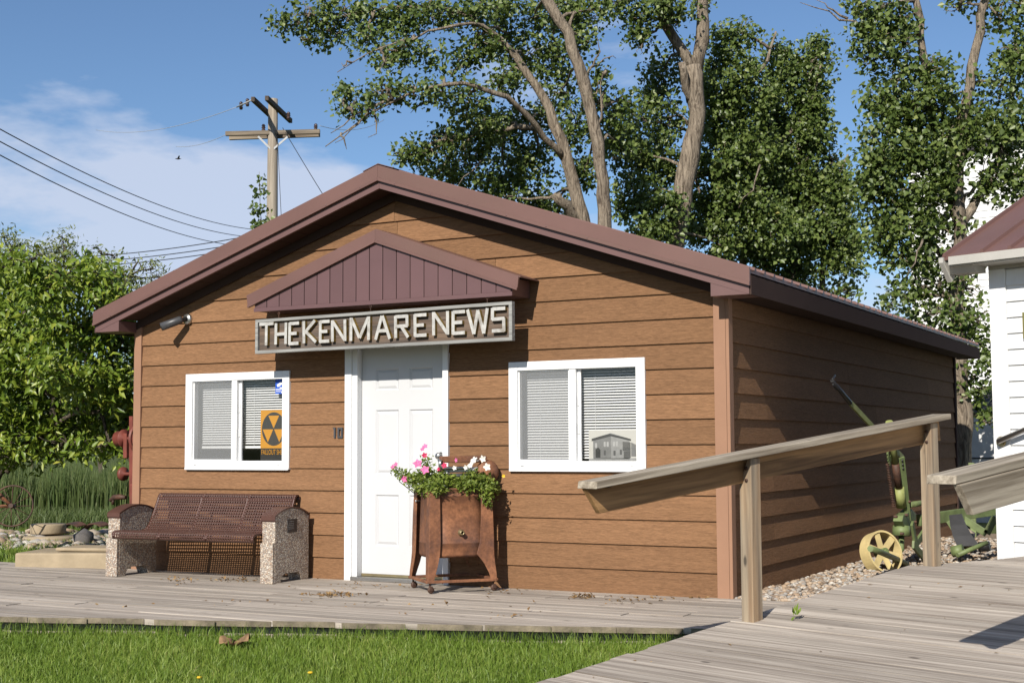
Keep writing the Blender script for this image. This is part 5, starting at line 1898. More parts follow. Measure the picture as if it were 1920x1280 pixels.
for lab, px, dp_, rad_, h_, zb in (('flat round concrete disc lying on the rock pile', 92, 18.4, 0.23, 0.13, 0.12), ('wide round concrete slab under the upper disc on the rock pile', 95, 18.2, 0.34, 0.10, 0.0)):
    b = at(px, 900, dp_)
    z = float(gz(b[0], b[1])) + zb
    m = MB()
    m.lathe([(0.0, 0.0), (rad_ * .97, 0.0), (rad_, 0.02), (rad_, h_ - .02), (rad_ * .96, h_), (0.0, h_)], (0, 0, 0), 'z', 28)
    o = m.build('concrete_disc', M['concrete'])
    o.location = (b[0], b[1], z)
    tag(o, lab, 'concrete disc')
b = at(160, 900, 17.6)
m = MB()
v = stone_mesh((0, 0, 0), (0.30, 0.16, 0.14), 977)
m.add(v, ICO, smooth=True)
o = m.build('boulder', M['concrete_grey'])
o.location = (b[0], b[1], float(gz(b[0], b[1])) + 0.10)
tag(o, 'dark boulder at the right end of the rock pile', 'rock')
b = at(172, 900, 16.6)
m = MB()
m.box((-0.06, -0.05, 0), (0.06, 0.05, 0.13))
o = m.build('brick_block', M['concrete'], bevel=0.008)
o.location = (b[0], b[1], float(gz(b[0], b[1])) - 0.02)
o.rotation_euler = (R(12), 0, R(25))
tag(o, 'small upright block in the grass before the dark boulder', 'block')

# concrete block beside the building
blk = empty('concrete_step', (-6.75, 0.0, 0.0), label='low tan concrete step at the left end of the boardwalk', cat='step')
m = MB()
m.add([(-7.32, -0.36, -0.15), (-6.14, -0.06, -0.15), (-6.14, 0.42, -0.15), (-7.52, 0.25, -0.15), (-7.32, -0.36, 0.135), (-6.14, -0.06, 0.150), (-6.14, 0.42, 0.155), (-7.52, 0.25, 0.140)],
      [(0, 3, 2, 1), (4, 5, 6, 7), (0, 1, 5, 4), (1, 2, 6, 5), (2, 3, 7, 6), (3, 0, 4, 7)])
m.build('lower_slab', M['concrete'], blk, blk.location, bevel=0.018)
m = MB()
m.add([(-6.98, -0.16, 0.149), (-6.14, 0.03, 0.151), (-6.14, 0.40, 0.156), (-7.05, 0.24, 0.150), (-6.98, -0.16, 0.185), (-6.14, 0.03, 0.19), (-6.14, 0.40, 0.19), (-7.05, 0.24, 0.185)],
      [(0, 3, 2, 1), (4, 5, 6, 7), (0, 1, 5, 4), (1, 2, 6, 5), (2, 3, 7, 6), (3, 0, 4, 7)])
m.build('upper_slab', M['concrete'], blk, blk.location, bevel=0.015)

# ================================================================== old machinery
# walking-plough at the side wall
pb = np.array([0.50, 3.00, 0.0])
plow = empty('old_plow', pb, label='old green plow with a yellow wheel standing on the gravel by the side wall', cat='plow')
A = lambda px, py, x: on(px, py, 0, x)
# long lever leaning back towards the wall
m = MB()
la, lb, lc = A(1692, 858, 0.50), A(1655, 820, 0.47), A(1594, 755, 0.40)
m.bar(la, lb, 0.024, 0.055, (0, -1, 1))
m.bar(lb, lc, 0.022, 0.048, (0, -1, 1))
m.build('lever', M['plow_lever'], plow, pb, bevel=0.003)
m = MB()
ld = A(1560, 713, 0.36)
m.tube([lc, (lc + ld) / 2, ld], [0.022, 0.020, 0.016], 8)
m.tube([ld, ld + [0.0, 0.10, 0.05]], [0.012, 0.010], 6)
m.tube([ld + [0, .02, -.03], ld + [0.0, 0.12, -0.07]], [0.008, 0.008], 6)
m.build('lever_grip', M['black'], plow, pb)
m = MB()                                       # toothed quadrant
cq = A(1672, 842, 0.49)
prev = None
for i, t in enumerate(np.linspace(R(150), R(235), 9)):
    p = cq + np.array([0, -0.0, 0]) + np.array([0.0, 0.16 * math.cos(t), 0.16 * math.sin(t)])
    q_ = cq + np.array([0.0, 0.19 * math.cos(t), 0.19 * math.sin(t)])
    m.bar(p, q_, 0.016, 0.012, (1, 0, 0))
    if prev is not None:
        m.bar(prev, p, 0.016, 0.028, (0, 0, 1))
    prev = p
m.bar(cq + [0, -0.13, -0.10], cq + [0, 0.02, -0.06], 0.014, 0.05, (0, 0, 1))
m.build('quadrant', M['plow_green'], plow, pb)
m = MB()                                       # upright screw post
t0, t1 = A(1667, 790, 0.52), A(1690, 945, 0.52)
m.tube([t0, t0 + (t1 - t0) * 0.5], 0.034, 12)
m.tube([t0 + (t1 - t0) * 0.8, t1 + [0, 0, -0.02]], 0.05, 12)
m.build('upright_post', M['plow_lever'], plow, pb)
m = MB()
m.tube([t0 + (t1 - t0) * 0.5, t0 + (t1 - t0) * 0.81], 0.036, 12)
m.build('post_collar', M['rust_dark'], plow, pb)
m = MB()
sp0, sp1 = A(1664, 868, 0.50), A(1676, 950, 0.50)
pts = []
for i in range(110):
    f_ = i / 109
    c_ = sp0 + (sp1 - sp0) * f_
    t = f_ * 2 * math.pi * 18
    pts.append(c_ + np.array([0.016 * math.cos(t), 0.016 * math.sin(t), 0]))
m.tube(pts, 0.005, 5)
m.build('spring', M['rust_dark'], plow, pb)
m = MB()                                       # perforated flat link
f0, f1 = A(1690, 857, 0.56), A(1703, 978, 0.56)
m.bar(f0, f1, 0.075, 0.018, (1, -0.6, 0))
m.build('flat_link', M['plow_green'], plow, pb, bevel=0.004)
m = MB()
for k in (0.05, 0.11, 0.17):
    p = f0 + (f1 - f0) * k
    m.lathe([(0.0, -0.004), (0.013, -0.004), (0.013, 0.004)], p + np.array([0.005, -0.0105, 0]), 'y', 8)
m.build('link_hole', M['black'], plow, pb)
m = MB()                                       # cast bracket
c_ = A(1695, 972, 0.53)
pl = [(-0.30, -0.01), (-0.20, -0.09), (0.08, -0.13), (0.34, -0.07), (0.37, 0.04), (0.17, 0.11), (-0.04, 0.075), (-0.24, 0.055)]
m.prism(pl, lambda a, b, d: (c_[0] + d, c_[1] + a * 0.9, c_[2] + b * 0.8), -0.045, 0.045)
m.build('bracket', M['plow_green'], plow, pb, bevel=0.008)
m = MB()
e0, e1 = A(1690, 985, 0.53), A(1690, 1004, 0.53)
m.tube([e0, e1], [0.08, 0.09], 14)
e2, e3 = A(1690, 1030, 0.53), A(1680, 1042, 0.50)
m.tube([e1, e2, e3, A(1655, 1040, 0.46)], 0.028, 8)
m.build('axle', M['plow_green'], plow, pb)
for px, py, xx in ((1700, 965, 0.585), (1680, 968, 0.585), (1716, 978, 0.585), (1760, 968, 0.60), (1705, 940, 0.585), (1692, 1000, 0.63)):
    p = A(px, py, xx)
    m = MB()
    m.lathe([(0.0, 0.016), (0.012, 0.014), (0.014, 0.0), (0.014, -0.02)], p, 'x', 8)
    m.build('bolt', M['rust_dark'], plow, pb)
# yellow wheel, tipped towards the wall
wc = np.array(A(1652, 1036, 0.46))
wheel = MB()
axw = nrm(np.array([0.80, -0.55, 0.28]))
e_a = nrm(np.cross(axw, [0, 0, 1.0]))
e_b = np.cross(e_a, axw)
RW = 0.200
seg = 44
vv, ff = [], []
for k in range(seg):
    t = 2 * math.pi * k / seg
    d_ = e_a * math.cos(t) + e_b * math.sin(t)
    for rr_, o_ in ((RW, -0.06), (RW, 0.06), (RW - 0.018, 0.06), (RW - 0.018, -0.06)):
        vv.append(wc + d_ * rr_ + axw * o_)
for k in range(seg):
    k2 = (k + 1) % seg
    for j in range(4):
        ff.append((k * 4 + j, k2 * 4 + j, k2 * 4 + (j + 1) % 4, k * 4 + (j + 1) % 4))
wheel.add(vv, ff, smooth=False)
wo_ = wheel.build('wheel', M['plow_yellow'], plow, pb)
for k in range(6):
    t = k * math.pi / 3 + 0.3
    d_ = e_a * math.cos(t) + e_b * math.sin(t)
    m = MB()
    m.bar(wc + d_ * 0.03 + axw * 0.02, wc + d_ * (RW - 0.01) + axw * 0.045, 0.06, 0.010, axw)
    m.build('spoke', M['plow_yellow'], wo_, pb)
m = MB()
m.tube([wc - axw * 0.06, wc + axw * 0.07], 0.036, 14)
m.tube([wc + axw * 0.06, wc + axw * 0.085], 0.022, 10)
m.build('hub', M['plow_green'], wo_, pb)
m = MB()
m.tube([A(1632, 1028, 0.60), A(1650, 1034, 0.60), A(1700, 1056, 0.58)], 0.028, 8)
m.build('draft_arm', M['plow_green'], plow, pb)
m = MB()                                       # beam to the right, towards the shares
b0_, b1_ = A(1722, 975, 0.55), on(1880, 953, 1, 5.2)
m.bar(b0_, b1_, 0.05, 0.115, (0, 0, 1))
m.build('beam', M['plow_green'], plow, pb, bevel=0.004)
m = MB()
m.tube([A(1705, 946, 0.55), A(1745, 940, 0.62)], 0.028, 8)
m.build('upper_rod', M['plow_green'], plow, pb)
for i, (p_, q_) in enumerate((((1741, 985), (1716, 1022)), ((1710, 980), (1718, 1028)), ((1712, 1020), (1738, 1052)))):
    m = MB()
    m.bar(A(*p_, 0.60 + .012 * i), A(*q_, 0.60 + .012 * i), 0.025, 0.075, (0, 1, 0.2))
    m.build('brace', M['plow_green'], plow, pb, bevel=0.003)
for (p_, q_, y_) in (((1803, 970), (1850, 1000), 4.6), ((1850, 1000), (1866, 968), 4.6), ((1780, 975), (1812, 1025), 4.3)):
    m = MB()
    m.bar(on(*p_, 1, y_), on(*q_, 1, y_), 0.02, 0.07, (0.3, 0, 1))
    m.build('brace', M['plow_green'], plow, pb, bevel=0.003)
m = MB()                                       # curved dark share
cs = [on(1791, 965, 1, 4.2), on(1797, 985, 1, 4.2), on(1806, 1005, 1, 4.2), on(1818, 1024, 1, 4.2)]
v, f = [], []
for i, p in enumerate(cs):
    v += [p + np.array([-0.05 - .02 * i, -0.05, 0]), p + np.array([0.05 + .01 * i, 0.06, 0.01]), p + np.array([0.05 + .01 * i, 0.075, 0.01]), p + np.array([-0.05 - .02 * i, -0.03, 0])]
for i in range(3):
    for j in range(4):
        f.append((i * 4 + j, i * 4 + (j + 1) % 4, i * 4 + 4 + (j + 1) % 4, i * 4 + 4 + j))
m.add(v, f + [(0, 1, 2, 3), (15, 14, 13, 12)])
m.build('mouldboard', M['dark_grey'], plow, pb)
m = MB()
m.tube([on(1785, 1034, 1, 4.0), on(1806, 1030, 1, 4.0)], 0.055, 12)
m.tube([on(1795, 1040, 1, 3.9), on(1850, 1017, 1, 4.2)], 0.024, 8)
m.build('sole_bar', M['plow_green'], plow, pb)
m = MB()
m.tube([on(1835, 1025, 1, 4.4), on(1856, 1023, 1, 4.4)], 0.05, 12)
m.build('rear_hub', M['black'], plow, pb)
# stone under the beam
b = on(1812, 1016, 1, 5.2)
o = mesh_np('rock', stone_mesh((0, 0, 0), (0.13, 0.10, 0.13), 412), ICO, M['stone'], tint=np.full(20, .45))
o.location = (b[0], b[1], b[2] + 0.03)
tag(o, 'tan stone behind the green plow beam', 'rock')

# red machine at the left corner
rb = np.array([-6.75, 0.75, 0.0])
red = empty('red_machine', rb, label='rusty red belt-driven machine half hidden behind the left corner of the building', cat='machine')
Rr = lambda px, py: on(px, py, 1, 0.75)
m = MB()
m.box((-6.80, 0.66, -0.1), (-6.55, 0.90, 0.80))
m.build('base_block', M['red_paint'], red, rb, bevel=0.02)
m = MB()
c1 = Rr(231, 888)
m.lathe([(0.0, -0.03), (0.05, -0.03), (0.07, -0.02), (0.075, 0.0), (0.07, 0.02), (0.02, 0.03), (0.015, 0.16), (0.0, 0.16)], c1, 'x', 22)
m.build('flange', M['red_paint'], red, rb)
m = MB()
c2 = Rr(226, 822)
m.lathe([(0.0, -0.045), (0.075, -0.045), (0.08, -0.04), (0.075, 0.045), (0.098, 0.048), (0.098, 0.06), (0.02, 0.062), (0.02, 0.30), (0.0, 0.30)], c2, 'x', 22)
m.build('pulley', M['red_paint'], red, rb)
m = MB()
m.lathe([(0.16, -0.015), (0.16, 0.015), (0.14, 0.015), (0.14, -0.015), (0.16, -0.015)], c2 + np.array([0.26, 0.02, 0.0]), 'x', 30)
m.build('flywheel', M['red_paint'], red, rb)
m = MB()
m.bar(Rr(237, 812), Rr(237, 858), 0.05, 0.045, (0, 1, 0))
m.bar(Rr(248, 780), Rr(248, 930), 0.05, 0.04, (0, 1, 0))
m.build('frame_arm', M['red_paint'], red, rb)
m = MB()
m.tube([Rr(238, 858), Rr(242, 863), Rr(250, 862)], 0.008, 6)
m.tube([Rr(207, 938), Rr(214, 932), Rr(225, 931), Rr(236, 932)], [0.02, 0.03, 0.03, 0.02], 8)
m.tube([Rr(211, 945), Rr(213, 934)], 0.016, 6)
m.build('linkage', M['rust_dark'], red, rb)

# iron hay-rake wheel at the left edge
wc = at(23, 948, 17.9)
rakeo = empty('rake_wheel', (wc[0], wc[1], float(gz(wc[0], wc[1]))), label='rusty spoked iron wheel at the far left edge behind the rocks', cat='wheel')
RL = np.array(rakeo.location)
ax_ = nrm(np.array([0.55, -0.80, 0.1]))
ea = nrm(np.cross(ax_, [0, 0, 1.0]))
eb = np.cross(ea, ax_)
rad = 0.26
m = MB()
m.tube([wc + (ea * math.cos(t) + eb * math.sin(t)) * rad for t in np.linspace(0, 2 * math.pi, 40)], 0.011, 6, caps=False)
m.build('rim', M['rust_dark'], rakeo, RL)
m = MB()
m.tube([wc - ax_ * 0.08, wc + ax_ * 0.08], 0.03, 10)
m.build('hub', M['rust_dark'], rakeo, RL)
for k in range(12):
    t = 2 * math.pi * k / 12
    m = MB()
    m.tube([wc + ax_ * (0.05 if k % 2 else -0.05), wc + (ea * math.cos(t) + eb * math.sin(t)) * rad], 0.005, 5)
    m.build('spoke', M['rust_dark'], rakeo, RL)
m = MB()
m.tube([at(-25, 905, 18), at(22, 948, 18.0)], 0.028, 8)
m.tube([at(-40, 950, 18), at(22, 948, 18.0)], 0.022, 8)
m.build('shaft', M['rust'], rakeo, RL)
# dark plough shares lying on the pile
for i, (px, py, lab) in enumerate(((128, 962, 'dark curved plowshare on the rock pile beside the concrete disc'), (172, 965, 'dark curved plowshare on the rock pile nearest the bench'), (78, 963, 'dark iron scrap behind the concrete disc'))):
    p = at(px, py, 18.9)
    m = MB()
    v, f = [], []
    for k in range(7):
        u = k / 6
        z = 0.04 + (0.16 if i < 2 else 0.10) * math.sin(u * 2.2) * (1 - 0.3 * u)
        for w_, hh_ in ((-0.07, 0), (0.07, 0.02), (0.07, 0.035), (-0.07, 0.015)):
            v.append((p[0] + (u - 0.4) * 0.42 + 0.2 * w_, p[1] + w_, float(gz(p[0], p[1])) + z + hh_ + 0.05))
    for k in range(6):
        for j in range(4):
            f.append((k * 4 + j, k * 4 + (j + 1) % 4, k * 4 + 4 + (j + 1) % 4, k * 4 + 4 + j))
    m.add(v, f + [(0, 1, 2, 3), (27, 26, 25, 24)])
    o = m.build('plowshare', M['rust_dark'])
    tag(o, lab, 'plowshare')

# ================================================================== white building at the right
WK = RK / 0.915
WC = CAM + RK * (np.array([1.518, 2.522, 0.25]) - CAM) + np.array([0.038, -0.014, 0.0])
WAz = R(-21)
wx_ = np.array([math.cos(WAz), math.sin(WAz), 0])
wy_ = np.array([-math.sin(WAz), math.cos(WAz), 0])
wb = empty('white_building', WC, WAz, label='white clapboard building with a brown metal roof cut by the right edge', cat='building')
wb.scale = (WK, WK, WK)
WH = 2.23
m = MB()
m.box((0.01, 0.012, -0.45), (8.5, 5.0, WH + 0.02))  # unseen right-hand run lengthened to block sky light from the brown side wall
m.build('wall', M['white_wood'], wb)
z = -0.45 + 0.012
nb = 0
while z < WH - 0.01:
    m = MB()
    zt = min(z + 0.140, WH)
    v = [(0.130, -0.014, z), (8.5, -0.014, z), (8.5, 0.004, zt), (0.130, 0.004, zt), (0.130, 0.0115, z), (8.5, 0.0115, z), (8.5, 0.0115, zt), (0.130, 0.0115, zt)]
    m.add(v, [(0, 1, 2, 3), (7, 6, 5, 4), (0, 4, 5, 1), (1, 5, 6, 2), (2, 6, 7, 3), (3, 7, 4, 0)])
    m.build('clapboard', M['white_wood'], wb)
    z += 0.1265
m = MB()
m.box((-0.014, -0.022, -0.45), (0.128, 0.0115, WH))
m.build('corner_board', M['white_wood'], wb, bevel=0.003)
m = MB()
m.box((-0.012, 0.0118, -0.45), (0.009, 0.13, WH))
m.build('corner_board', M['white_wood'], wb, bevel=0.003)
m = MB()
m.box((-0.014, -0.024, WH + .001), (8.5, 0.011, WH + 0.07))
m.build('frieze_board', M['grey_trim'], wb)
# roof: front slope, rake at the left
OH, OL = 0.27, 0.275
SL_ = math.tan(R(25.5))
ez = WH + 0.085
m = MB()
m.add([(-OL, -OH, ez), (8.8, -OH, ez), (8.8, 2.7, ez + SL_ * (2.7 + OH)), (-OL, 2.7, ez + SL_ * (2.7 + OH)),
       (-OL, -OH, ez + 0.03), (8.8, -OH, ez + 0.03), (8.8, 2.7, ez + 0.03 + SL_ * (2.7 + OH)), (-OL, 2.7, ez + 0.03 + SL_ * (2.7 + OH))],
      [(0, 3, 2, 1), (4, 5, 6, 7), (0, 1, 5, 4), (1, 2, 6, 5), (2, 3, 7, 6), (3, 0, 4, 7)])
rf = m.build('roof', M['roof'], wb)
m = MB()
rz_ = ez + SL_ * (2.7 + OH)
m.add([(-OL, 2.7, rz_), (8.8, 2.7, rz_), (8.8, 5.3, ez + 0.2), (-OL, 5.3, ez + 0.2), (-OL, 2.7, rz_ + .03), (8.8, 2.7, rz_ + .03), (8.8, 5.3, ez + 0.23), (-OL, 5.3, ez + 0.23)],
      [(0, 3, 2, 1), (4, 5, 6, 7), (0, 1, 5, 4), (1, 2, 6, 5), (2, 3, 7, 6), (3, 0, 4, 7)])
m.build('roof_slope', M['roof'], wb)
m = MB()
m.prism([(0.02, WH + .021), (4.99, WH + .021), (2.7, rz_ - 0.06)], lambda a, b, d: (d, a, b), 0.012, 0.10)
m.build('gable', M['white_wood'], wb)
for k in range(37):
    xx = -OL + 0.115 + 0.24 * k
    if k == 0:
        xx = -OL + 0.02
    m = MB()
    hw_ = 0.018
    v = []
    for yy in (-OH - 0.004, 2.7):
        zz = ez + 0.03 + SL_ * (yy + OH)
        v += [(xx - hw_, yy, zz - .002), (xx + hw_, yy, zz - .002), (xx + hw_ * .5, yy, zz + 0.026), (xx - hw_ * .5, yy, zz + 0.026)]
    m.add(v, [(0, 1, 2, 3), (7, 6, 5, 4), (0, 4, 5, 1), (1, 5, 6, 2), (2, 6, 7, 3), (3, 7, 4, 0)])
    m.build('standing_seam', M['roof'], rf)
m = MB()
m.box((-OL + 0.07, -OH - 0.022, ez - 0.045), (8.8, -OH - 0.001, ez + 0.022))
m.box((-OL + 0.07, -OH, ez - 0.055), (8.8, -0.026, ez - 0.045))
m.build('eave_board', M['grey_trim'], wb)
m = MB()                                        # return at the foot of the rake
v = []
m.prism([(-OH - 0.02, ez + 0.02), (-OH - 0.02, ez - 0.02), (-OH + 0.10, ez - 0.17), (-OH + 0.16, ez - 0.12), (-OH + 0.06, ez + 0.04)], lambda a, b, d: (d, a, b), -OL - 0.02, -OL + 0.02)
m.prism([(-OH + 0.08, ez + 0.055), (-OH + 0.20, ez + 0.0), (2.7, ez - 0.10 + SL_ * (2.7 + OH)), (2.7, ez + SL_ * (2.7 + OH))], lambda a, b, d: (d, a, b), -OL - 0.012, -OL + 0.012)
m.prism([(-OH + 0.0, ez - 0.02), (-OH + 0.08, ez - 0.11), (-OH + 0.22, ez - 0.11), (-OH + 0.22, ez - 0.02)], lambda a, b, d: (d, a, b), -OL + 0.021, -0.02)
m.build('rake_board', M['grey_trim'], wb)
wpipe = empty('pipe_handrail', WC + wx_ * 0.05 + np.array([0, 0, 0.8]), label='brushed metal pipe handrail fixed to the white wall', cat='handrail')
WPL = np.array(wpipe.location)
m = MB()
h0 = WC + wx_ * 0.053 - wy_ * 0.072 + np.array([0, 0, 0.826])
h1 = WC + wx_ * 1.3 - wy_ * 0.075 + np.array([0, 0, 1.315])
m.tube([h0, h1], 0.021, 14)
m.build('rail', M['steel'], wpipe, WPL)
m = MB()
m.tube([h0 + wx_ * 0.005, h0 + wy_ * 0.055], [0.018, 0.02], 12)
hp = h0 + wy_ * 0.052
m.tube([hp, hp - wy_ * 0.014], [0.042, 0.038], 18)
m.build('flange', M['brass'], wpipe, WPL)
sb = WC + wx_ * 0.268 - wy_ * 0.030 + np.array([0, 0, 1.605])
sgn_ = empty('olive_frame', sb, WAz, label='olive framed plaque on the white wall at the right edge', cat='plaque')
m = MB()
m.box((0.0, 0, 0), (0.5, 0.014, 0.20))
m.build('board', M['paper'], sgn_)
for lo, hi in (((0, -.008, 0), (0.03, -.0005, 0.20)), ((.0305, -.008, 0.17), (0.5, -.0005, 0.20)), ((.0305, -.008, 0), (0.5, -.0005, 0.03))):
    m = MB()
    m.box(lo, hi)
    m.build('frame_strip', M['olive'], sgn_)

# ================================================================== white church far behind the right tree
cd_ = 30.0
cb = at(1800, 840, cd_)
ch = empty('white_church', (cb[0], cb[1], -0.1), R(-12), label='white clapboard church with a tower glimpsed through the right tree', cat='church')
m = MB()
m.box((-1.0, 0, 0), (2.0, 3.0, 7.6))
m.build('tower', M['white_wood'], ch)
m = MB()
m.box((-2.2, 1.0, 0), (-1.001, 9, 2.9))
m.box((2.001, 1.0, 0), (8, 9, 2.9))
m.build('nave_wall', M['white_wood'], ch)
m = MB()
m.prism([(-2.5, 2.9), (-1.002, 2.9), (-1.002, 3.4)], lambda a, b, d: (a, d, b), 0.8, 9)
m.build('roof', M['roof'], ch)
m = MB()
m.add([(-1.15, -.15, 7.601), (2.15, -.15, 7.601), (2.15, 3.15, 7.601), (-1.15, 3.15, 7.601), (0.5, 1.5, 8.3)], [(0, 3, 2, 1), (0, 1, 4), (1, 2, 4), (2, 3, 4), (3, 0, 4)])
m.build('tower_roof', M['dark_roof'], ch)
clap = None
for i in range(49):
    zz = 0.15 + i * 0.149
    m = MB()
    m.add([(-1.0, -0.014, zz), (2.0, -0.014, zz), (2.0, -0.001, zz + .148), (-1.0, -0.001, zz + .148)], [(0, 1, 2, 3)])
    m.box((-1.0, -0.013, zz - 0.001), (2.0, -0.0005, zz + 0.0005))
    if clap is None:
        clap = m.build('clapboard', M['white_wood'], ch)
    else:
        o = clap.copy()
        COL.objects.link(o)
        o.location = (0, 0, i * 0.149)
# low white shed seen between the two buildings
sdp = 21.8
cb = at(1852, 900, sdp)
sh = empty('white_shed', (cb[0], cb[1], -0.1), R(-20), label='low white shed with a dark roof between the two buildings', cat='shed')
m = MB()
m.box((-0.30, 0, 0), (2.4, 2.5, 1.70))
m.build('wall', M['white_wood'], sh)
m = MB()
m.prism([(-0.02, 1.68), (-0.06, 1.755), (1.2, 2.35), (2.5, 1.75), (2.45, 1.68)], lambda a, b, d: (d, a, b), -0.42, 2.6)
m.build('roof', M['dark_roof'], sh)
m = MB()
for zz in (1.58, 1.02):
    m.box((-0.30, -0.008, zz), (2.4, -0.0005, zz + 0.022))
m.build('board_joint', M['dark_grey'], sh)
m = MB()
m.box((-0.25, -0.05, 0.78), (0.14, -0.009, 0.83))
m.box((0.08, -0.05, 0.831), (0.12, -0.009, 0.90))
m.build('latch_bar', M['dark_grey'], sh)
pgr = on(1822, 880, 1, 8.2)
gp = MB()
gp.box((-0.035, -0.03, 0), (0.035, 0.03, 1.02))
o = gp.build('green_post', M['plow_green'], bevel=0.004)
o.location = (pgr[0], pgr[1], -0.1)
tag(o, 'short green post against the tree trunk between the buildings', 'post')

# ================================================================== utility pole and lines
dpl = 34.0
pt = at(512, 186, dpl)
ub = np.array([pt[0], pt[1], -0.1])
up_ = empty('utility_pole', ub, label='weathered wooden utility pole with crossed arms above the left roof slope', cat='utility pole')
m = MB()
m.tube([ub, (pt[0], pt[1], pt[2] - 3), pt], [0.17, 0.135, 0.115], 14)
m.build('pole', M['pole'], up_, ub)


def bar_obj(name, a, b, w_, t_, mat, par, loc):
    a, b = Vector(a), Vector(b)
    o = MB()
    ln = (b - a).length
    o.box((0, -w_ / 2, -t_ / 2), (ln, w_ / 2, t_ / 2))
    ob = o.build(name, mat, par, bevel=0.008)
    x = (b - a).normalized()
    y = Vector((0, 0, 1)).cross(x).normalized()
    zv = x.cross(y)
    mx = Matrix([[x[i], y[i], zv[i]] for i in range(3)]).to_4x4()
    mx.translation = a - Vector(loc)
    ob.matrix_local = mx
    return ob


bar_obj('cross_arm', at(423, 251, dpl - .12), at(600, 247, dpl - .12), 0.09, 0.11, M['arm'], up_, ub)
bar_obj('cross_arm', at(430, 259, dpl + .16), at(600, 253, dpl + .16), 0.09, 0.10, M['arm'], up_, ub)
bar_obj('cross_arm', at(500, 184, dpl - 1.2), at(545, 227, dpl + 1.3), 0.09, 0.115, M['arm_dark'], up_, ub)
bar_obj('cross_arm', at(474, 186, dpl - 1.2), at(517, 226, dpl + 1.3), 0.09, 0.115, M['arm_dark'], up_, ub)
for a, b in (((484, 256), (509, 281)), ((540, 256), (511, 281))):
    m = MB()
    m.bar(at(*a, dpl - .2), at(*b, dpl - .2), 0.012, 0.045, (0, 0, 1))
    m.build('arm_brace', M['wire_pale'], up_, ub)
m = MB()
m.tube([at(476, 186, dpl - 1.1), at(444, 201, dpl)], 0.018, 6)
m.build('strain_link', M['wire_pale'], up_, ub)
for px, py in ((592, 239), (541, 217), (494, 240), (464, 192), (452, 198)):
    p = at(px, py, dpl - .1)
    m = MB()
    m.lathe([(0.0, -0.10), (0.035, -0.10), (0.05, -0.05), (0.03, -0.02), (0.055, 0.0), (0.035, 0.03), (0.05, 0.05), (0.025, 0.09), (0.0, 0.09)], p, 'z', 12)
    m.build('insulator', M['ceramic'], up_, ub)


def cable(label, a, b, sag, r_, mat='wire', n=26):
    a, b = np.asarray(a), np.asarray(b)
    m = MB()
    pts = []
    for i in range(n):
        t = i / (n - 1)
        p = a + (b - a) * t
        p[2] -= sag * 4 * t * (1 - t)
        pts.append(p - a)
    m.tube(pts, r_, 5)
    o = m.build('power_line', M[mat])
    o.location = a
    return tag(o, label, 'cable', 'overhead lines')


for i, (lab, y0, x1, y1) in enumerate((('uppermost of the three black lines falling from the left edge', 238, 520, 432), ('middle of the three black lines falling from the left edge', 262, 510, 445), ('lowest of the three black lines falling from the left edge', 288, 500, 462))):
    cable(lab, at(-90, y0 - 46, 17), at(x1, y1, 40), 0.42, 0.0085)
for i, (lab, y0, y1) in enumerate((('top line of the far group crossing above the left trees', 484, 424), ('middle line of the far group crossing above the left trees', 493, 436), ('bottom line of the far group crossing above the left trees', 501, 446))):
    cable(lab, at(60, y0, 55), at(560, y1, 42), 0.25, 0.016)
cable('pale wire leaving the utility pole to the left', at(444, 201, dpl), at(180, 244, 52), 0.3, 0.008, 'wire_pale')
cable('pale wire leaving the pole crossarm to the left', at(423, 253, dpl), at(330, 275, 44), 0.1, 0.007, 'wire_pale')
cable('pale wire from the pole to the cottonwood branches', at(600, 236, dpl), at(720, 225, 44), 0.2, 0.008, 'wire_pale')
cable('dark guy wire slanting from the pole arm down behind the roof', at(530, 240, dpl), at(640, 420, dpl - 3), 0.02, 0.009)
cable('dark guy wire close beside the utility pole', at(518, 210, dpl), at(530, 460, dpl - 1), 0.02, 0.007)

# ================================================================== litter and small things
P_ = []
for (px, py, sx_, n_) in ((620, 1114, 46, 130), (1095, 1118, 22, 60), (1180, 1122, 60, 40), (440, 1086, 60, 60), (340, 1086, 30, 40), (700, 1098, 120, 40), (1290, 1118, 60, 20), (950, 1108, 60, 30), (600, 1130, 400, 30), (900, 1150, 300, 14)):
    for _ in range(n_):
        x = px + random.gauss(0, sx_ * 0.5)
        y = py + random.gauss(0, 2.2 if n_ > 45 else 4)
        P_.append(on(x, max(y, 1086 + 0.042 * (x - 640)), 2, 0.006))
P_ = np.array(P_)
P_ = P_[P_[:, 1] < -0.02]
lit = leaves('leaf_litter', P_, 0.030, M['litter'], None, (0, 0, 0), 0.6, (0, 0, 1.2), 0.0, 0.5)
tag(lit, 'scattered dry leaf litter on the boardwalk before the building', 'leaf litter', kind='stuff')
P_ = []
for _ in range(46):
    s_, x_ = random.uniform(-2.2, 1.8), random.uniform(0, 2.0)
    P_.append(np.array(ramp_pt(s_, x_, 0.004)))
lit = leaves('ramp_litter', np.array(P_), 0.030, M['litter'], None, (0, 0, 0), 0.4, (0, 0, 1.6), 0.0, 0.5)
tag(lit, 'few scattered dry leaf bits on the ramp', 'leaf litter', kind='stuff')
# little weed growing through the ramp
wp = np.array(ramp_pt(0.12, 0.22, 0))
weed = empty('weed_sprout', wp, label='small green weed sprouting between the ramp planks', cat='weed')
leaves('leaf', wp + NR.normal(size=(9, 3)) * 0.010 + [0, 0, 0.03], 0.05, M['grass'], weed, wp, 0.3, (0, -.6, .5), -0.9)
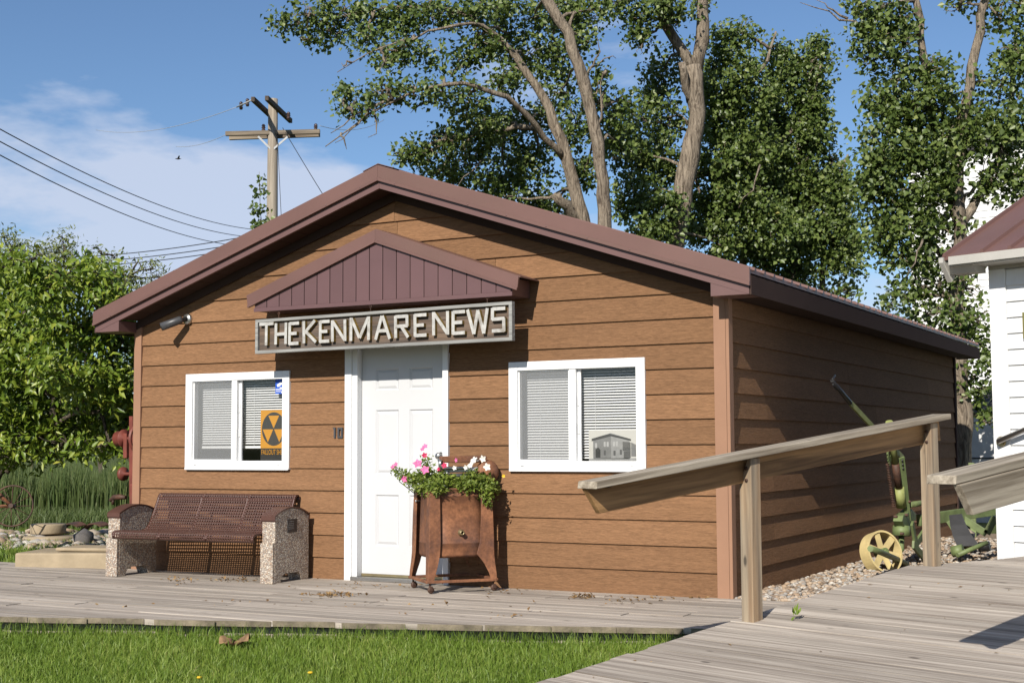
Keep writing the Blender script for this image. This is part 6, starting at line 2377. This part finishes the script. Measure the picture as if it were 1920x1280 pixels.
# large dry leaf curled on the lawn
dl = on(440, 1222, 2, -0.15)
dry = empty('dry_leaf', dl, R(28), label='large curled brown leaf lying on the lawn', cat='leaf')
dry.scale = (1.05, 1.25, 1.15)
for sgn, tl in ((-1, 40), (1, 52)):
    m = MB()
    v, f = [], []
    for i in range(5):
        for j in range(4):
            u, w_ = i / 4, j / 3
            x = sgn * (0.006 + 0.085 * u)
            y = (w_ - 0.5) * 0.11 * (1 - 0.75 * abs(u - 0.45)) + 0.012 * math.sin(9 * u + 3 * w_)
            z = 0.04 + 0.085 * u * math.sin(R(tl)) + 0.022 * math.cos(w_ * 6 + u * 3) - 0.02 * u * u
            v.append((x, y, z))
    for i in range(4):
        for j in range(3):
            f.append((i * 4 + j, i * 4 + j + 1, i * 4 + j + 5, i * 4 + j + 4))
    m.add(v, f, smooth=True)
    o = m.build('leaf_half', M['dead_leaf'], dry)
    s2 = o.modifiers.new('thick', 'SOLIDIFY')
    s2.thickness = 0.0015
# dandelions
for i, (px, py, lab) in enumerate(((607, 1198, 'yellow dandelion nearest the boardwalk edge on the lawn'), (620, 1218, 'second yellow dandelion just below the first on the lawn'), (582, 1260, 'yellow dandelion low on the lawn toward the bottom edge'), (374, 1269, 'leftmost small yellow dandelion at the bottom of the lawn'), (722, 1184, 'yellow dandelion touching the boardwalk edge'))):
    p = on(px, py, 2, -0.13)
    g = float(gz(p[0], p[1]))
    dn_ = empty('dandelion', (p[0], p[1], g), label=lab, cat='dandelion', group='dandelions on the lawn')
    m = MB()
    m.lathe([(0.0, p[2] - g + 0.008), (0.012, p[2] - g + 0.006), (0.017, p[2] - g), (0.010, p[2] - g - 0.006), (0.0, p[2] - g - 0.008)], (0, 0, 0), 'z', 14)
    m.build('flower_head', M['petal_yellow'], dn_)
    m = MB()
    m.tube([(0, 0, -0.01), (0.004, 0, (p[2] - g) * 0.5), (0, 0, p[2] - g)], 0.002, 5)
    m.build('stem', M['leaf_flower'], dn_)
# bird far off in the sky
bp_ = at(334, 298, 70)
m = MB()
m.tube([(-0.16, 0, 0), (0, 0, 0.01), (0.14, 0, 0)], [0.005, 0.05, 0.01], 8)
m.add([(-0.05, 0, 0.02), (0.06, 0, 0.02), (0.16, -0.28, 0.10), (0.10, -0.30, 0.10)], [(0, 1, 2, 3)])
m.add([(-0.05, 0, 0.02), (0.06, 0, 0.02), (0.14, 0.28, 0.06), (0.09, 0.30, 0.06)], [(0, 1, 2, 3)])
o = m.build('bird', M['black'])
o.location = bp_
o.rotation_euler = (0, 0, R(28))
tag(o, 'tiny dark bird flying before the cloud at the left', 'bird')
